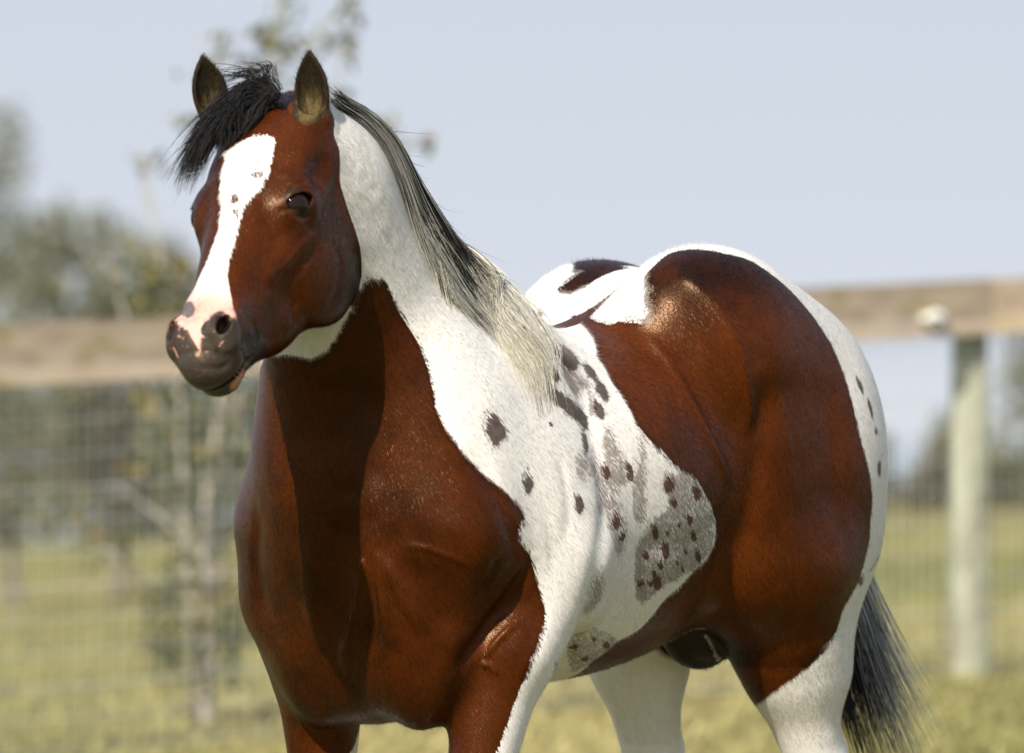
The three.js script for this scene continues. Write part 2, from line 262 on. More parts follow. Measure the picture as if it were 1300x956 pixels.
fold([[0.647, 0.948, 0.189], [0.635, 0.943, 0.212], [0.617, 0.938, 0.238], [0.604, 0.931, 0.252], [0.59, 0.924, 0.264], [0.574, 0.917, 0.274], [0.548, 0.907, 0.284], [0.525, 0.898, 0.286]], 0.00288, 0.006);   // shoulder vein
fold([[0.131, 0.928, 0.286], [0.099, 0.931, 0.284], [0.062, 0.938, 0.286], [0.02, 0.94, 0.286], [-0.03, 0.937, 0.281], [-0.091, 0.929, 0.27], [-0.136, 0.923, 0.258]], -0.005208, 0.02);   // flank fold
fold([[0.267, 1.329, 0.196], [0.222, 1.322, 0.181], [0.13, 1.314, 0.136], [0.102, 1.302, 0.146], [0.09, 1.291, 0.163], [0.078, 1.279, 0.18], [0.069, 1.267, 0.196], [0.062, 1.259, 0.207]], -0.00372, 0.03);   // loin hollow
fold([[-0.277, 0.922, 0.293], [-0.286, 0.906, 0.295], [-0.299, 0.88, 0.298], [-0.317, 0.855, 0.298], [-0.332, 0.833, 0.295], [-0.358, 0.796, 0.282], [-0.374, 0.772, 0.27]], -0.002046, 0.03);   // stifle
fold([[-0.399, 1.261, 0.297], [-0.406, 1.248, 0.298], [-0.411, 1.229, 0.299], [-0.419, 1.205, 0.301], [-0.426, 1.181, 0.303], [-0.432, 1.154, 0.305], [-0.435, 1.128, 0.307], [-0.436, 1.107, 0.308], [-0.433, 1.082, 0.308], [-0.433, 1.056, 0.308], [-0.432, 1.03, 0.307], [-0.428, 1.005, 0.308], [-0.423, 0.982, 0.31], [-0.417, 0.963, 0.313], [-0.413, 0.95, 0.315]], -0.0035805, 0.035);   // hamstring
fold([[-0.392, 0.696, 0.227], [-0.381, 0.716, 0.23], [-0.359, 0.745, 0.236], [-0.332, 0.772, 0.247], [-0.304, 0.797, 0.256], [-0.278, 0.818, 0.258], [-0.262, 0.833, 0.258]], -0.00248, 0.015);   // gaskin fold
fold([[1.223, 1.264, 0.253], [1.211, 1.253, 0.271], [1.191, 1.253, 0.284], [1.168, 1.267, 0.294]], -0.002418, 0.006);   // lip wrinkle
fold([[1.164, 1.281, 0.299], [1.118, 1.302, 0.274], [1.107, 1.327, 0.27]], -0.003038, 0.007);   // nostril fold
fold([[1.214, 1.301, 0.255], [1.217, 1.28, 0.261], [1.216, 1.26, 0.268]], -0.00155, 0.008);   // philtrum
fold([[1.206, 1.293, 0.277], [1.191, 1.284, 0.294], [1.168, 1.295, 0.303]], 0.00186, 0.008);   // below nostril
fold([[1.149, 1.251, 0.286], [1.103, 1.267, 0.264], [1.073, 1.284, 0.255]], -0.002418, 0.006);   // mouth corner
fold([[1.101, 1.339, 0.268], [1.079, 1.312, 0.261], [1.089, 1.292, 0.263]], -0.002604, 0.008);   // nose side
fold([[0.977, 1.6, 0.211], [0.971, 1.586, 0.232], [0.978, 1.565, 0.251]], 0.002325, 0.01);   // forehead bone
fold([[0.891, 1.589, 0.229], [0.891, 1.554, 0.243], [0.902, 1.519, 0.246]], 0.00279, 0.01);   // temple
fold([[0.943, 1.484, 0.255], [0.948, 1.465, 0.254], [0.956, 1.443, 0.254], [0.978, 1.413, 0.25], [0.996, 1.397, 0.247], [1.016, 1.385, 0.249]], 0.0009548, 0.005);   // cheek vein
fold([[0.797, 1.474, 0.218], [0.761, 1.448, 0.206], [0.743, 1.418, 0.197]], -0.00248, 0.012);   // neck crease
fold([[0.783, 1.606, 0.222], [0.755, 1.575, 0.223], [0.72, 1.559, 0.22]], -0.00186, 0.012);   // neck crease b
fold([[0.556, 1.129, 0.266], [0.548, 1.114, 0.273], [0.538, 1.093, 0.281], [0.527, 1.067, 0.29], [0.517, 1.045, 0.297], [0.508, 1.023, 0.304], [0.497, 1.002, 0.308], [0.486, 0.98, 0.309], [0.475, 0.961, 0.306], [0.472, 0.927, 0.298], [0.478, 0.904, 0.29]], -0.005952, 0.022);   // shoulder edge
fold([[0.606, 1.018, 0.256], [0.599, 1.005, 0.265], [0.589, 0.987, 0.276], [0.575, 0.967, 0.286], [0.562, 0.948, 0.291], [0.547, 0.921, 0.29], [0.529, 0.895, 0.284], [0.515, 0.877, 0.276]], 0.00496, 0.025);   // shoulder point
fold([[0.692, 1.015, -0.108], [0.685, 1, -0.117], [0.675, 0.978, -0.13], [0.668, 0.952, -0.139], [0.659, 0.925, -0.15], [0.651, 0.901, -0.158], [0.644, 0.876, -0.161], [0.638, 0.849, -0.161], [0.632, 0.823, -0.158], [0.627, 0.802, -0.155], [0.622, 0.786, -0.156]], -0.005952, 0.02);   // breast outer
fold([[0.713, 1.003, 0.049], [0.711, 0.989, 0.045], [0.708, 0.969, 0.04], [0.703, 0.946, 0.034], [0.698, 0.922, 0.027], [0.69, 0.897, 0.017], [0.682, 0.876, 0.01], [0.671, 0.85, -0.001], [0.658, 0.823, -0.009], [0.646, 0.798, -0.018], [0.637, 0.777, -0.025], [0.63, 0.761, -0.03]], 0.00496, 0.02);   // breast middle
fold([[0.376, 0.846, 0.293], [0.381, 0.822, 0.29], [0.395, 0.79, 0.291], [0.406, 0.765, 0.292], [0.415, 0.739, 0.288], [0.418, 0.72, 0.283]], -0.00372, 0.015);   // forearm edge
fold([[0.614, 1.129, 0.225], [0.608, 1.119, 0.232], [0.598, 1.105, 0.244], [0.586, 1.09, 0.256], [0.577, 1.073, 0.267], [0.569, 1.055, 0.276], [0.561, 1.034, 0.287], [0.555, 1.016, 0.294], [0.55, 1.003, 0.299]], 0.00186, 0.012);   // shoulder skin
fold([[0.347, 1.129, 0.286], [0.343, 1.115, 0.291], [0.336, 1.095, 0.296], [0.332, 1.072, 0.301], [0.33, 1.05, 0.306], [0.328, 1.025, 0.309], [0.329, 1.001, 0.312], [0.334, 0.975, 0.313], [0.341, 0.949, 0.313], [0.344, 0.931, 0.312]], -0.00248, 0.012);   // skin fold
fold([[0.403, 1.044, 0.299], [0.397, 1.029, 0.301], [0.388, 1.008, 0.304], [0.378, 0.982, 0.307], [0.371, 0.959, 0.308], [0.368, 0.937, 0.307], [0.365, 0.911, 0.305], [0.363, 0.89, 0.303], [0.364, 0.875, 0.301]], -0.00186, 0.012);   // skin fold b
fold([[-0.105, 1.012, 0.284], [-0.139, 0.992, 0.275], [-0.174, 0.967, 0.264], [-0.19, 0.942, 0.258], [-0.198, 0.922, 0.254]], -0.00372, 0.012);   // flank crease
fold([[-0.262, 1.246, 0.306], [-0.27, 1.229, 0.303], [-0.279, 1.207, 0.301], [-0.287, 1.181, 0.302], [-0.29, 1.153, 0.305], [-0.294, 1.128, 0.307], [-0.3, 1.103, 0.308], [-0.305, 1.075, 0.308], [-0.31, 1.048, 0.307], [-0.316, 1.026, 0.307], [-0.319, 1.01, 0.306]], 0.00186, 0.008);   // thigh vein
fold([[-0.24, 0.937, 0.276], [-0.259, 0.919, 0.283], [-0.279, 0.892, 0.291], [-0.292, 0.867, 0.292], [-0.309, 0.839, 0.289], [-0.323, 0.818, 0.284]], 0.00186, 0.006);   // stifle vein
fold([[-0.045, 1.331, 0.167], [-0.046, 1.319, 0.179], [-0.049, 1.303, 0.194], [-0.054, 1.283, 0.211], [-0.059, 1.258, 0.228], [-0.061, 1.242, 0.237], [-0.064, 1.223, 0.248], [-0.068, 1.204, 0.258], [-0.075, 1.182, 0.268], [-0.082, 1.16, 0.275], [-0.092, 1.14, 0.28], [-0.105, 1.122, 0.282], [-0.116, 1.106, 0.283], [-0.144, 1.073, 0.28], [-0.164, 1.049, 0.277], [-0.178, 1.033, 0.275]], 0.0045, 0.009);   // hip crest
fold([[-0.126, 1.451, 0.163], [-0.124, 1.442, 0.182], [-0.128, 1.428, 0.205], [-0.135, 1.412, 0.226], [-0.143, 1.394, 0.244], [-0.149, 1.377, 0.257], [-0.154, 1.358, 0.268], [-0.16, 1.337, 0.278], [-0.165, 1.317, 0.285], [-0.172, 1.298, 0.291], [-0.18, 1.274, 0.294], [-0.186, 1.252, 0.295], [-0.192, 1.231, 0.293], [-0.199, 1.209, 0.291], [-0.209, 1.178, 0.287], [-0.211, 1.15, 0.284], [-0.212, 1.129, 0.284]], 0.0045, 0.009);   // croup crest
fold([[0.66, 0.848, 0.089], [0.655, 0.83, 0.081], [0.645, 0.803, 0.066], [0.635, 0.777, 0.052], [0.622, 0.749, 0.037], [0.61, 0.723, 0.023], [0.601, 0.704, 0.012]], 0.0096, 0.01);   // breast fold d
fold([[0.665, 0.905, 0.123], [0.661, 0.89, 0.124], [0.656, 0.868, 0.122], [0.649, 0.843, 0.12], [0.642, 0.82, 0.118], [0.635, 0.798, 0.115], [0.627, 0.772, 0.109], [0.619, 0.751, 0.104], [0.613, 0.735, 0.1]], -0.0096, 0.015);   // breast hollow
fold([[0.636, 0.934, 0.207], [0.63, 0.922, 0.213], [0.621, 0.906, 0.22], [0.609, 0.887, 0.228], [0.596, 0.868, 0.233], [0.584, 0.849, 0.235], [0.571, 0.827, 0.235], [0.56, 0.801, 0.232], [0.551, 0.78, 0.23], [0.545, 0.764, 0.228]], -0.0128, 0.03);   // breast right
fold([[0.921, 1.505, 0.252], [0.951, 1.473, 0.255], [0.972, 1.458, 0.255], [0.991, 1.442, 0.255], [1.009, 1.426, 0.254], [1.027, 1.412, 0.256]], 0.0035, 0.009);   // cheek bone
fold([[0.904, 1.485, 0.248], [0.937, 1.452, 0.253], [0.958, 1.436, 0.253], [0.975, 1.421, 0.252], [0.991, 1.404, 0.248], [1.007, 1.39, 0.248]], -0.0026, 0.013);   // below cheek bone
fold([[0.995, 1.539, 0.252], [0.984, 1.558, 0.252], [0.962, 1.571, 0.255], [0.931, 1.569, 0.254], [0.908, 1.558, 0.249]], 0.0025, 0.004);   // upper lid
fold([[0.994, 1.554, 0.247], [0.974, 1.572, 0.247], [0.947, 1.582, 0.25], [0.9, 1.576, 0.236]], -0.0025, 0.004);   // lid crease
fold([[1.009, 1.526, 0.242], [0.999, 1.529, 0.252], [0.985, 1.529, 0.257]], -0.002, 0.004);   // tear fold
fold([[0.859, 1.486, 0.237], [0.85, 1.466, 0.235], [0.843, 1.439, 0.234], [0.842, 1.414, 0.234], [0.851, 1.39, 0.235], [0.871, 1.367, 0.235], [0.888, 1.349, 0.232]], -0.003, 0.012);   // jaw line
fold([[0.777, 1.447, 0.21], [0.759, 1.43, 0.203], [0.743, 1.407, 0.193], [0.739, 1.372, 0.175]], -0.004, 0.01);   // neck throat

const smin = (x, y, k) => { const m = k - Math.abs(x - y); return (x < y ? x : y) - (m > 0 ? m * m / (4 * k) : 0); };
function fieldOf(list, a, h, b) {
  let d = 1e3;
  for (let i = 0; i < list.length; i++) { const p = list[i]; if (p.op === 2) { d -= p.d(a, h, b); continue; } d = p.op > 0 ? smin(d, p.d(a, h, b), p.k) : -smin(-d, p.d(a, h, b), p.k); }
  return d;
}
const axisGrid = (parts) => { const g = [parts[0][0]]; for (const [, to, step] of parts) { const from = g[g.length - 1], n = Math.max(1, Math.round((to - from) / step)); for (let i = 1; i <= n; i++) g.push(from + (to - from) * i / n); } while (g.length % 8 !== 1) g.push(g[g.length - 1] + parts[parts.length - 1][2]); return Float64Array.from(g); };
// surface nets on a rectilinear grid, only in the blocks that the surface crosses
function meshField(GA, GH, GB, list) {
  const nA = (GA.length - 1) >> 3, nH = (GH.length - 1) >> 3, nB = (GB.length - 1) >> 3;
  const blocks = new Map(), key = (i, j, k) => (i * nH + j) * nB + k;
  const act = [];
  for (let i = 0; i < nA; i++) for (let j = 0; j < nH; j++) for (let k = 0; k < nB; k++) {
    const a = (GA[i * 8] + GA[i * 8 + 8]) / 2, h = (GH[j * 8] + GH[j * 8 + 8]) / 2, b = (GB[k * 8] + GB[k * 8 + 8]) / 2;
    const R = 0.5 * Math.hypot(GA[i * 8 + 8] - GA[i * 8], GH[j * 8 + 8] - GH[j * 8], GB[k * 8 + 8] - GB[k * 8]);
    const ds = list.map((p) => p.d(a, h, b));
    let d = 1e3; for (let n = 0; n < list.length; n++) if (list[n].op === 2) d -= ds[n]; else d = list[n].op > 0 ? smin(d, ds[n], list[n].k) : -smin(-d, ds[n], list[n].k);
    if (Math.abs(d) > R * 2.3 + 0.006) continue;
    const near = list.filter((p, n) => p.op === 2 ? p.dist(a, h, b) < R + 3 * p.w : p.op < 0 ? ds[n] < R * 2 + p.k + 0.05 : ds[n] < Math.max(d, 0) + R * 4 + p.k + 0.05);
    const f = new Float32Array(729);
    for (let x = 0, o = 0; x < 9; x++) for (let y = 0; y < 9; y++) for (let z = 0; z < 9; z++, o++) f[o] = fieldOf(near, GA[i * 8 + x], GH[j * 8 + y], GB[k * 8 + z]);
    const blk = { i, j, k, f, near, v: new Int32Array(512).fill(-1) };
    blocks.set(key(i, j, k), blk); act.push(blk);
  }
  const pos = [], nor = [], idx = [];
  const cellAt = (i, j, k) => { if (i < 0 || j < 0 || k < 0) return -1; const B = blocks.get(key(i >> 3, j >> 3, k >> 3)); return B ? B.v[((i & 7) * 8 + (j & 7)) * 8 + (k & 7)] : -1; };
  const E = [[0, 1], [2, 3], [4, 5], [6, 7], [0, 2], [1, 3], [4, 6], [5, 7], [0, 4], [1, 5], [2, 6], [3, 7]];
  for (const B of act) for (let x = 0; x < 8; x++) for (let y = 0; y < 8; y++) for (let z = 0; z < 8; z++) {
    const o = (x * 9 + y) * 9 + z, c = [B.f[o], B.f[o + 1], B.f[o + 9], B.f[o + 10], B.f[o + 81], B.f[o + 82], B.f[o + 90], B.f[o + 91]];
    let m = 0; for (let n = 0; n < 8; n++) if (c[n] < 0) m |= 1 << n;
    if (m === 0 || m === 255) continue;
    let sx = 0, sy = 0, sz = 0, cnt = 0;
    for (const [p, q] of E) if ((c[p] < 0) !== (c[q] < 0)) {
      const t = c[p] / (c[p] - c[q]);
      sx += (p >> 2) + ((q >> 2) - (p >> 2)) * t; sy += (p >> 1 & 1) + ((q >> 1 & 1) - (p >> 1 & 1)) * t; sz += (p & 1) + ((q & 1) - (p & 1)) * t; cnt++;
    }
    const I = B.i * 8 + x, J = B.j * 8 + y, K = B.k * 8 + z;
    let a = GA[I] + (GA[I + 1] - GA[I]) * sx / cnt, h = GH[J] + (GH[J + 1] - GH[J]) * sy / cnt, b = GB[K] + (GB[K + 1] - GB[K]) * sz / cnt;
    const e = 0.0015; let n;
    for (let it = 0; it < 2; it++) {
      const d = fieldOf(B.near, a, h, b);
      n = [fieldOf(B.near, a + e, h, b) - fieldOf(B.near, a - e, h, b), fieldOf(B.near, a, h + e, b) - fieldOf(B.near, a, h - e, b), fieldOf(B.near, a, h, b + e) - fieldOf(B.near, a, h, b - e)];
      const l = Math.hypot(...n) || 1, gl = Math.max(0.3, l / (2 * e));
      n = n.map((q) => q / l);
      if (it === 0) { const mv = Math.max(-0.0012, Math.min(0.0012, d / gl)); a -= n[0] * mv; h -= n[1] * mv; b -= n[2] * mv; }
    }
    B.v[(x * 8 + y) * 8 + z] = pos.length / 3;
    pos.push(a, h, b); nor.push(...n);
  }
  const quad = (p, q, r, s, flip) => { if (p < 0 || q < 0 || r < 0 || s < 0) return; flip ? idx.push(p, r, q, p, s, r) : idx.push(p, q, r, p, r, s); };
  for (const B of act) for (let x = 0; x < 8; x++) for (let y = 0; y < 8; y++) for (let z = 0; z < 8; z++) {
    const o = (x * 9 + y) * 9 + z, I = B.i * 8 + x, J = B.j * 8 + y, K = B.k * 8 + z, s0 = B.f[o] < 0;
    if (s0 !== B.f[o + 81] < 0) quad(cellAt(I, J, K), cellAt(I, J - 1, K), cellAt(I, J - 1, K - 1), cellAt(I, J, K - 1), !s0);
    if (s0 !== B.f[o + 9] < 0) quad(cellAt(I, J, K), cellAt(I, J, K - 1), cellAt(I - 1, J, K - 1), cellAt(I - 1, J, K), !s0);
    if (s0 !== B.f[o + 1] < 0) quad(cellAt(I, J, K), cellAt(I - 1, J, K), cellAt(I - 1, J - 1, K), cellAt(I, J - 1, K), !s0);
  }
  return { pos: Float32Array.from(pos), nor: Float32Array.from(nor), idx: Uint32Array.from(idx) };
}

const CREST = NECKNODES.map((n) => { const q = n.up0; return [n.c[0] + q[0] * (n.t - 0.008), n.c[1] + q[1] * (n.t - 0.008), n.c[2] + q[2] * (n.t - 0.008)]; }).slice(1).reverse().concat([[0.27, 1.412, 0.0], [0.20, 1.372, 0.005], [0.11, 1.352, 0.03], [0.02, 1.345, 0.06], [-0.06, 1.335, 0.09]]);
// ---------------------------------------------------------------- the coat: markings drawn on maps of the horse, then baked on its skin
const hash3 = (x, y, z) => { let h = Math.imul(x, 374761393) ^ Math.imul(y, 668265263) ^ Math.imul(z, 2147483647 - 1274126177); h = Math.imul(h ^ (h >>> 13), 1274126177); return ((h ^ (h >>> 16)) >>> 0) / 4294967296; };
function vnoise(x, y, z) {
  const i = Math.floor(x), j = Math.floor(y), k = Math.floor(z); let u = x - i, v = y - j, w = z - k;
  u = u * u * (3 - 2 * u); v = v * v * (3 - 2 * v); w = w * w * (3 - 2 * w);
  const L = (p, q, t) => p + (q - p) * t;
  return L(L(L(hash3(i, j, k), hash3(i + 1, j, k), u), L(hash3(i, j + 1, k), hash3(i + 1, j + 1, k), u), v), L(L(hash3(i, j, k + 1), hash3(i + 1, j, k + 1), u), L(hash3(i, j + 1, k + 1), hash3(i + 1, j + 1, k + 1), u), v), w);
}
const clamp01 = (x) => (x < 0 ? 0 : x > 1 ? 1 : x), sstep = (a, b, x) => { const t = clamp01((x - a) / (b - a)); return t * t * (3 - 2 * t); }, mixc = (a, b, t) => [a[0] + (b[0] - a[0]) * t, a[1] + (b[1] - a[1]) * t, a[2] + (b[2] - a[2]) * t];
const FORE = [[64.9,24.5],[65.7,24.1],[76.3,33.3],[73.9,32.1],[69.9,32.6],[65.4,35.5],[61.0,38.9],[57.8,41.4],[55.5,43.1],[53.6,44.3],[54.1,42.9],[54.9,40.2],[55.0,37.7],[54.8,34.9],[54.8,29.5],[55.0,23.1],[55.2,16.6],[54.0,11.0],[51.6,5.4],[48.0,-1.1],[43.6,-6.4],[40.7,-11.0],[39.7,-13.8],[40.3,-16.4],[40.0,-19.8],[37.5,-23.8],[35.3,-30.2],[32.3,-36.4],[31.2,-39.2],[31.2,-42.4],[31.5,-46.3],[31.5,-49.3]];
const HIND = [[5.6,-78.9],[7.3,-68.8],[4.7,-60.0],[0.2,-56.9],[-2.6,-47.3],[-7.9,-39.8],[-14.1,-33.5],[-15.9,-26.4],[-14.4,-19.9],[-11.4,-13.8],[-4.1,-2.7],[2.7,1.0],[5.1,5.2],[9.0,9.7],[11.7,15.3],[12.7,25.4],[14.1,35.5],[11.9,50.5],[6.1,63.5],[0.9,77.0],[-5.1,90.3],[-6.7,85.1],[-3.2,74.2],[-3.4,68.2],[-5.8,66.6],[-5.9,59.8],[-7.4,55.8],[-8.3,61.7],[-10.0,67.1],[-12.7,70.4],[-15.2,70.5],[-17.6,70.8],[-19.0,67.1],[-21.4,60.8],[-24.6,57.7],[-27.3,52.4],[-31.8,46.6],[-35.4,41.0],[-39.2,33.9],[-41.7,25.6],[-43.1,17.4],[-43.9,9.0],[-45.8,0.4],[-47.2,-6.4],[-47.6,-10.8],[-46.9,-20.8],[-43.9,-29.3],[-38.2,-36.4],[-37.1,-41.8],[-33.4,-47.9],[-32.4,-53.0],[-32.8,-57.8]];
const ROAN = [[6.2,-1.5],[-4.1,-2.1],[-8.4,-12.5],[-12.7,-18.7],[-14.0,-32.0],[-9.4,-36.4],[-0.9,-39.9],[5.0,-47.3],[7.9,-43.5],[12.6,-28.4],[9.4,-17.5],[4.4,-15.2],[3.8,-10.7],[7.1,-4.9]];
const ROANLOW = [[27.2,-46.1],[20.3,-55.0],[16.2,-52.7],[6.7,-58.5],[3.9,-61.6],[7.3,-68.8],[9.4,-75.9],[26.8,-49.4]];
const PATCHC = [[-19.8,105.4],[-23.8,101.4],[-26.5,99.6],[-26.4,103.6],[-30.6,100.6],[-36.6,96.2],[-36.0,91.0],[-29.4,93.7],[-24.1,96.1],[-20.4,100.3]];
const BLAZE = [[6.2,8.9],[18.9,8.9],[27.8,9.8],[29.7,13.3],[31.4,17.1],[28.8,21.0],[22.7,23.4],[16.4,25.8],[15.9,29.3],[17.4,33.0],[16.6,36.8],[19.3,40.4],[25.3,42.9],[32.3,45.6],[40.7,49.2],[42.6,50.2],[29.9,49.6],[20.6,50.5],[10.3,51.2],[15.2,54.2],[9.6,56.2],[-3.1,54.0],[-12.3,51.8],[-17.4,52.8],[-37.3,50.2],[-27.1,49.4],[-26.7,44.6],[-11.6,38.9],[-5.9,34.8],[-4.9,30.2],[-9.4,24.8],[-13.6,23.4],[-17.6,18.8],[-25.1,13.8],[-36.4,10.2]];
const SPOTS = [[45.4,11.0,-1.47,1.13,-0.56,-3.94,1],[39.8,-4.2,-0.8,0.29,-0.35,-3.02,1],[28.4,0.0,-1.75,0.54,-0.8,-4.68,0.7],[27.5,9.4,-0.8,0.15,-0.04,-3.87,0.9],[20.7,9.7,-1.06,0.23,-0.07,-3.95,0.6],[29.9,20.9,-1.47,1.27,-1.02,-4.0,0.9],[23.5,23.7,-0.96,0.21,-0.15,-3.71,0.8],[19.0,30.3,-1.7,1.38,-0.3,-4.41,0.9],[26.9,32.2,-2.33,2.26,-1.2,-4.46,0.8],[23.2,31.8,-1.19,0.45,-0.01,-2.42,0.6],[31.8,31.8,-0.99,1.22,-0.86,-1.91,0.9],[34.1,35.0,-0.8,1.09,-0.99,-1.15,0.9],[25.7,42.8,-2.99,5.45,-2.42,-3.28,0.9],[35.0,13.6,-0.41,0.0,-0.05,-0.76,1],[20.6,7.1,-1.48,0.62,-1.24,-5.78,0.6],[18.5,0.6,-2.04,0.57,-1.21,-6.16,0.6],[21.7,-5.0,-2.12,-0.01,-0.16,-7.58,0.55],[12.6,3.2,-1.31,0.2,-0.12,-6.65,0.6],[13.1,-10.9,-2.18,-0.02,-0.82,-9.47,0.55],[19.4,-18.6,-2.32,-0.23,-2.33,-9.21,0.5],[25.1,-4.5,-0.99,-0.24,-0.95,-8.4,0.8],[19.5,-17.1,-1.11,-0.13,-0.16,-2.14,0.9],[17.3,-21.8,-1.04,-0.28,-0.23,-1.74,0.9],[21.2,-2.0,-0.86,-0.0,0.03,-2.74,0.8],[22.4,-36.1,-2.04,-2.23,0.48,-5.5,0.55],[-17.4,66.9,-0.62,-0.99,0.5,-0.55,1],[4.5,-6.1,-1.78,0.18,-0.34,-2.83,1.0],[-5.1,-8.8,-1.48,0.18,-0.33,-2.29,1.0],[2.4,-12.4,-0.99,0.32,-0.44,-1.5,1.0],[-3.2,-18.0,-1.13,-0.04,-0.57,-1.94,1.0],[7.1,-22.2,-0.98,-0.03,-0.93,-2.64,1.0],[2.8,-28.4,-1.21,0.14,-0.58,-2.67,1.0],[8.4,-30.0,-0.97,-0.04,-0.46,-1.56,1.0],[3.5,-33.1,-0.97,-0.11,-0.65,-1.56,1.0],[4.7,-35.8,-0.76,-0.02,-0.33,-1.42,1.0],[2.7,-39.0,-1.19,0.25,-1.09,-2.48,1.0],[7.6,-39.1,-0.86,0.33,-0.32,-1.12,1.0],[4.9,-39.2,-0.74,-0.13,-0.65,-1.13,1.0],[-4.9,-35.6,-0.55,0.02,-0.67,-1.14,1.0],[-9.9,-31.8,-1.25,-0.02,-0.76,-2.03,1.0],[-6.3,-24.5,-0.82,0.29,-0.96,-1.54,1.0],[-2.3,-33.5,-0.56,-0.24,-0.11,-0.54,1.0],[13.4,-57.6,-0.63,-0.08,-0.71,-1.15,1.0],[8.2,-61.0,-1.29,-0.23,-1.15,-1.6,1.0],[17.2,-60.8,-0.84,0.47,-0.67,-0.87,1.0],[11.0,-66.3,-0.74,0.17,-1.03,-1.5,1.0],[0.1,-19.8,-0.55,0.17,-0.22,-0.76,1.0],[3.3,-22.4,-0.44,-0.01,-0.21,-0.99,1.0],[-4.8,-30.1,-0.68,-0.07,-0.1,-0.71,1.0],[-45.5,22.3,-0.53,0.11,-0.38,-2.01,1],[-47.7,15.7,-0.52,0.12,-0.41,-2.89,1],[-48.9,9.5,-0.59,-0.16,0.08,-0.86,1],[-49.6,-0.9,-0.67,-0.14,0.03,-1.73,1],[-44.7,-30.3,-1.44,-0.36,0.56,-1.15,1],[19.9,39.3,-1.56,1.23,-0.28,-3.84,0.9],[21.8,21.4,-1.25,0.67,-0.17,-3.67,0.9],[27.1,17.9,-1.55,0.98,-0.61,-3.62,0.9],[32.7,24.0,-1.32,1.53,-0.93,-2.85,0.9],[22.2,-1.7,-0.86,0.37,-0.36,-2.21,0.9],[15.8,-1.7,-0.95,0.37,-0.18,-2.62,0.9],[29.2,-10.8,-0.89,0.26,-0.5,-2.67,0.9]];
const FACESPOTS = [[-19.5,47.0,10.28,0.96,-0.96,1.74,1],[21.5,18.8,5.92,-0.27,1.3,1.03,0.6],[5.3,24.2,4.19,0.0,0.87,1.16,0.8],[10.0,27.0,3.31,-0.05,0.89,0.64,1],[113.7,55.3,0.29,-3.0,10.01,0.98,2]];
const MUZZLE = [[-180,48],[-60,50],[-25,52],[-10.9,52.2],[0,55],[9,56.8],[14.8,54],[10.8,50.8],[22,50.1],[33,49.4],[41.7,50.3],[53,51.5],[75,48],[110,44],[180,44],[180,70],[-180,70]];
// trunk and neck: degrees from the horse's left side, in the direction seen from that side; face: angle about the head's axis, centimetres from the poll
const trunkMap = (a, h, b) => { const x = a / 1.7, y = h - 1.08, q = Math.hypot(x, y) || 1e-6, rho = Math.atan2(q, b) * 180 / Math.PI; return [rho * x / q, rho * y / q]; };
const faceMap = (u, v, w) => [Math.atan2(v, w + 0.1) * 180 / Math.PI, u * 100];
function painted(w, h, toX, toY, draw) {
  const c = document.createElement('canvas'); c.width = w; c.height = h;
  const g = c.getContext('2d'); g.fillStyle = '#000'; g.fillRect(0, 0, w, h); g.globalCompositeOperation = 'lighter';
  const poly = (pts, color) => { g.fillStyle = color; g.beginPath(); pts.forEach(([x, y], i) => (i ? g.lineTo(toX(x), toY(y)) : g.moveTo(toX(x), toY(y)))); g.closePath(); g.fill(); };
  const spot = ([x, y, ax, ay, bx, by], color, grow = 1) => poly(Array.from({ length: 22 }, (_, i) => { const t = i / 22 * 2 * Math.PI, r = grow * (0.88 + 0.24 * hash3(i, Math.round(x * 10), 7)); return [x + r * (Math.cos(t) * ax + Math.sin(t) * bx), y + r * (Math.cos(t) * ay + Math.sin(t) * by)]; }), color);
  draw(poly, spot);
  const d = g.getImageData(0, 0, w, h).data;
  return (x, y, ch) => {
    const fx = Math.max(0, Math.min(w - 1.01, toX(x) - 0.5)), fy = Math.max(0, Math.min(h - 1.01, toY(y) - 0.5)), i = fx | 0, j = fy | 0, u = fx - i, v = fy - j, o = (j * w + i) * 4 + ch;
    return ((d[o] * (1 - u) + d[o + 4] * u) * (1 - v) + (d[o + w * 4] * (1 - u) + d[o + w * 4 + 4] * u) * v) / 255;
  };
}
const TOPPATCH1 = [[0.16, -0.03], [0.10, -0.05], [0.02, -0.07], [-0.05, -0.075], [-0.03, -0.10], [0.06, -0.10], [0.14, -0.07]], TOPPATCH2 = [[0.12, 0.03], [0.04, 0.012], [-0.06, 0.008], [-0.12, 0.012], [-0.05, 0.03], [0.0, 0.045], [0.08, 0.045]];
const grey = (k) => Math.round(255 * k);
